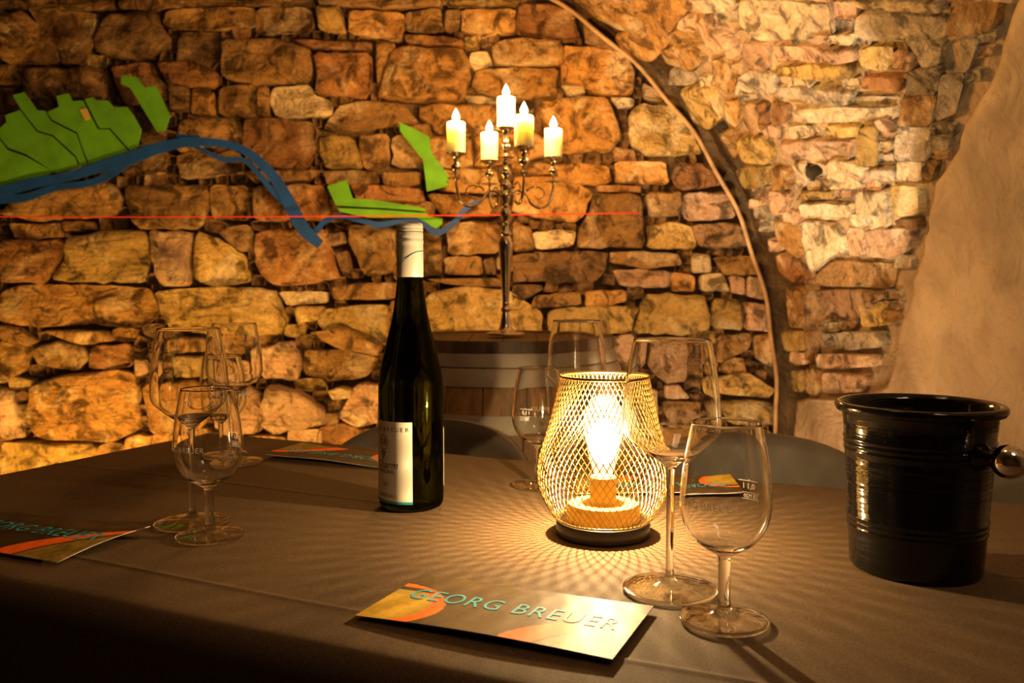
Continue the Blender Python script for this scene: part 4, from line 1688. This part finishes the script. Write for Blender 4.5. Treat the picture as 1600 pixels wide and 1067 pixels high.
NW, ROWS = 60, 13
parts = []
zT, zB = sp[0][1] - .001, .0165
# each wire advances half a cell per half row; expanded-metal look comes from a slight zig-zag
dens = 52
for fam in (-1, 1):
    for k in range(NW):
        pth = []
        for i in range(dens + 1):
            t = i / dens
            z = zT + (zB - zT) * t
            r = srad(z) + fam * .00022
            a = 2 * PI * k / NW + fam * 2 * PI * ROWS * t / NW + (PI / NW if fam > 0 and False else 0)
            pth.append((r * math.cos(a), r * math.sin(a), z))
        parts.append(tube(pth, .00045, 4, cap=False))
V, Fc = merge(parts)
shade = mesh('mesh_shade', V, Fc, M['lamp_wire'], lam, label='gold wire mesh shade', smooth=False)
for (z, r, rr) in ((zT, srad(zT), .0016), (zB, srad(zB), .0013)):
    ring = [(r * math.cos(2 * PI * k / 64), r * math.sin(2 * PI * k / 64), z) for k in range(65)]
    mesh('shade_rim', *tube(ring, rr, 8, cap=False), M['lamp_wire'], shade)

# ------------------------------------------------------------------ ice bucket
kp = on_z(1429, 884, TZ)
kb = empty('ice_bucket', (kp.x, kp.y, TZ), label='black glossy wine cooler bucket with a chrome ball handle', cat='bucket')
ks = kp.y / F * 1.02
hk = .152
r0, r1 = 95.5 * ks, 110.5 * ks
rf = lambda z: r0 + (r1 - r0) * z / hk
prof = [(0, .002), (r0 * .93, .0015), (r0 * .975, .0), (r0, .003)]
for z0, z1 in ((.036, .052), (.108, .124)):
    prof.append((rf(z0 - .004), z0 - .004))
    for q in range(3):
        zz = z0 + (z1 - z0) * q / 3
        prof += [(rf(zz), zz), (rf(zz) + .0009, zz + .0013), (rf(zz) + .0009, zz + .0028), (rf(zz), zz + .0040)]
prof += [(rf(.132), .132), (r1, hk - .008), (r1 + .0015, hk - .0075), (r1 + .0055, hk - .0065), (r1 + .0072, hk - .003), (r1 + .0066, hk + .0005), (r1 + .0035, hk + .002), (r1 + .0005, hk + .0008), (r1 - .002, hk - .004),
         (rf(.05) - .004, .05), (r0 - .004, .008), (r0 - .01, .005), (0, .005)]
mesh('body', *lathe(prof, 96), M['bucket'], kb)
ph = R(24.6)
zk = on_y(1582, 717, kp.y - .07).z - TZ
dx, dy = math.sin(ph), -math.cos(ph)
rk = rf(zk)
Rk = .0905
hd = mesh('handle_neck', *tube([(dx * (rk - .003), dy * (rk - .003), zk), (dx * (rk + .003), dy * (rk + .003), zk), (dx * (rk + .008), dy * (rk + .008), zk), (dx * (Rk - .008), dy * (Rk - .008), zk)], [.014, .0115, .0075, .0065], 20), M['bucket'], kb)
bm = bmesh.new(); bmesh.ops.create_uvsphere(bm, u_segments=32, v_segments=20, radius=.0145)
me = bpy.data.meshes.new('ball'); bm.to_mesh(me); bm.free()
link('ball_handle', me, M['chrome'], kb, loc=(dx * Rk, dy * Rk, zk))
kb.children[-1]['label'] = 'chrome ball handle'


# ------------------------------------------------------------------ printed cards
def fbm(x, y, s):
    return noise.fractal(Vector((x * s, y * s, 1.7)), 1.0, 2.0, 5)


def card_colour(u, v):
    """print on the card: u along the long side, v from the bottom edge up"""
    n = fbm(u * 2.1, v, 4.0); n2 = fbm(u * 2.1 + 9, v, 14.0)
    base = np.array((.055, .032, .015)) * (1 + .5 * n + .35 * n2)
    x = u * 2.1; y = v
    # big D-shaped arc at the left: orange band round a yellow field
    d = math.hypot((x + .02) / .60, (y - .28) / .46)
    if x < .75:
        if d < .80 and y < .66:
            base = np.array((.52, .32, .035)) * (1 + .35 * n + .2 * n2)
            if y > .50: base = np.array((.36, .25, .05))
        elif d < 1.0:
            base = np.array((.88, .16, .015)) * (1 + .18 * n2)
        if .60 < y < .665 and x < .33 and d < .98: base = np.array((.05, .03, .015))
    # sweeping stroke at the right
    up = .0 + 1.02 * (max(0, u - .58) / .42) ** .62 * .80
    lo = .0 + .88 * (max(0, u - .71) / .29) ** .72 * .80
    if u > .58 and y < up:
        if y > lo or u < .71:
            base = np.array((.88, .15, .015)) * (1 + .2 * n2)
        elif y > lo - .05: base = np.array((.05, .03, .015))
        else: base = np.array((.26, .17, .035)) * (1 + .5 * n2 + .3 * n)
    return np.clip(base, 0.005, 1)


NX, NYc = 150, 74
CARDCOL = np.ones((NYc + 1, NX + 1, 4), np.float32)
for j in range(NYc + 1):
    for i in range(NX + 1):
        CARDCOL[j, i, :3] = card_colour(i / NX, j / NYc)
cm, nt, b = new_mat('card_print')
at = nt.nodes.new('ShaderNodeAttribute'); at.attribute_name = 'print'
nt.links.new(at.outputs['Color'], b.inputs['Base Color'])
b.inputs['Roughness'].default_value = 0.5
b.inputs['Specular IOR Level'].default_value = 0.11
nn = nt.nodes.new('ShaderNodeTexNoise'); nn.inputs['Scale'].default_value = 60
tcn = nt.nodes.new('ShaderNodeTexCoord'); nt.links.new(tcn.outputs['Object'], nn.inputs['Vector'])
bpn = nt.nodes.new('ShaderNodeBump'); bpn.inputs['Strength'].default_value = .15; bpn.inputs['Distance'].default_value = .001
nt.links.new(nn.outputs['Fac'], bpn.inputs['Height']); nt.links.new(bpn.outputs[0], b.inputs['Normal'])


def card(BL, BR, TL, label, curl):
    """BL, BR, TL: corner points on the cloth (x, y). curl(u, v) lifts the card."""
    BL, BR, TL = (Vector((p[0], p[1], 0)) for p in (BL, BR, TL))
    X = BR - BL; Lx = X.length; X.normalize()
    Y = (TL - BL); Y = Y - X * Y.dot(X); Ly = Y.length; Y.normalize()
    org = BL + X * Lx / 2 + Y * Ly / 2
    e = empty('printed_card', (org.x, org.y, TZ), math.atan2(X.y, X.x), label=label, cat='card', group='printed advertising cards on the tablecloth')

    def P(u, v, dz=0.0):
        return ((u - .5) * Lx, (v - .5) * Ly, .0022 + curl(u, v) + dz)
    vs, fs = [], []
    for j in range(NYc + 1):
        for i in range(NX + 1): vs.append(P(i / NX, j / NYc, .0002))
    for j in range(NYc):
        for i in range(NX):
            a = j * (NX + 1) + i; fs.append((a, a + 1, a + NX + 2, a + NX + 1))
    o = mesh('printed_face', vs, fs, cm, e)
    ca = o.data.color_attributes.new('print', 'FLOAT_COLOR', 'POINT')
    ca.data.foreach_set('color', CARDCOL.reshape(-1))
    # board below the print, with its white cut edge
    vs, fs = [], []
    nx, ny = 40, 12
    for dz in (.0001, -.0006):
        for j in range(ny + 1):
            for i in range(nx + 1): vs.append(P(i / nx, j / ny, dz))
    st = (nx + 1) * (ny + 1)
    for j in range(ny):
        for i in range(nx):
            a = j * (nx + 1) + i
            fs.append((a + 1, a, a + nx + 1, a + nx + 2)) if False else None
            fs.append((st + a, st + a + nx + 1, st + a + nx + 2, st + a + 1))
    per = [(i, 0) for i in range(nx)] + [(nx, j) for j in range(ny)] + [(i, ny) for i in range(nx, 0, -1)] + [(0, j) for j in range(ny, 0, -1)]
    ids = [j * (nx + 1) + i for i, j in per]
    for k in range(len(ids)):
        a, b_ = ids[k], ids[(k + 1) % len(ids)]
        fs.append((a, a + st, b_ + st, b_))
    mesh('card_board', vs, fs, M['card_edge'], e)
    gv, gf = text_geo('GEORG BREUER', .0285, align='LEFT', spacing=1.12)
    wid = max(x for x, y in gv)
    k = .86 / wid
    V = [P(.075 + x * k, .45 + y / Ly * 1.15, .0006) for x, y in gv]
    mesh('lettering', V, gf, M['cyan'], e, smooth=False)
    return e


def cpt(px, py):
    p = on_z(px, py, TZ + .002); return (p.x, p.y)


bl, br, tl = cpt(555, 962), cpt(957, 1034), cpt(668, 897)
card(bl, br, tl, 'printed card nearest the camera, in front of the lamp', lambda u, v: .0032 * (1 - v) ** 1.5 * math.sin(PI * min(1, u * 1.0)) ** 1.0 * (1 if u > 0 else 0) + .0015 * u ** 3)
tr, br, tl = Vector(cpt(241, 832)), Vector(cpt(89, 879)), Vector(cpt(40, 803))
bl = br - (tr - tl)
d_ = (br - bl).normalized(); bl = br - d_ * .215
card((bl.x, bl.y), (br.x, br.y), tuple(bl + (tr - br)), 'printed card cut off by the left edge, beside the left glasses', lambda u, v: .003 * math.sin(PI * v) + .006 * u * u * v)
nr, nl_ = Vector(cpt(600, 731)), Vector(cpt(402, 714))
x_ = (nl_ - nr).normalized(); up_ = Vector((-x_.y, x_.x)) * -1
if up_.y > 0: up_ = -up_
# upside down as seen from the camera: its top edge is the near one
BLp = nr - up_ * .103; BRp = BLp + x_ * .212
card(tuple(BLp), tuple(BRp), tuple(nr), 'printed card lying upside down behind the wine bottle', lambda u, v: .004 * math.sin(PI * u) ** 2 * v + .006 * u ** 3)
nr = Vector(cpt(1168, 775)); x_ = Vector((-.9985, .055)); up_ = Vector((-.055, -.9985))
BLp = nr - up_ * .105; BRp = BLp + x_ * .212
card(tuple(BLp), tuple(BRp), tuple(nr), 'printed card lying upside down behind the lamp and tasting glass', lambda u, v: .003 * math.sin(PI * u) * v + .005 * (1 - u) ** 4)
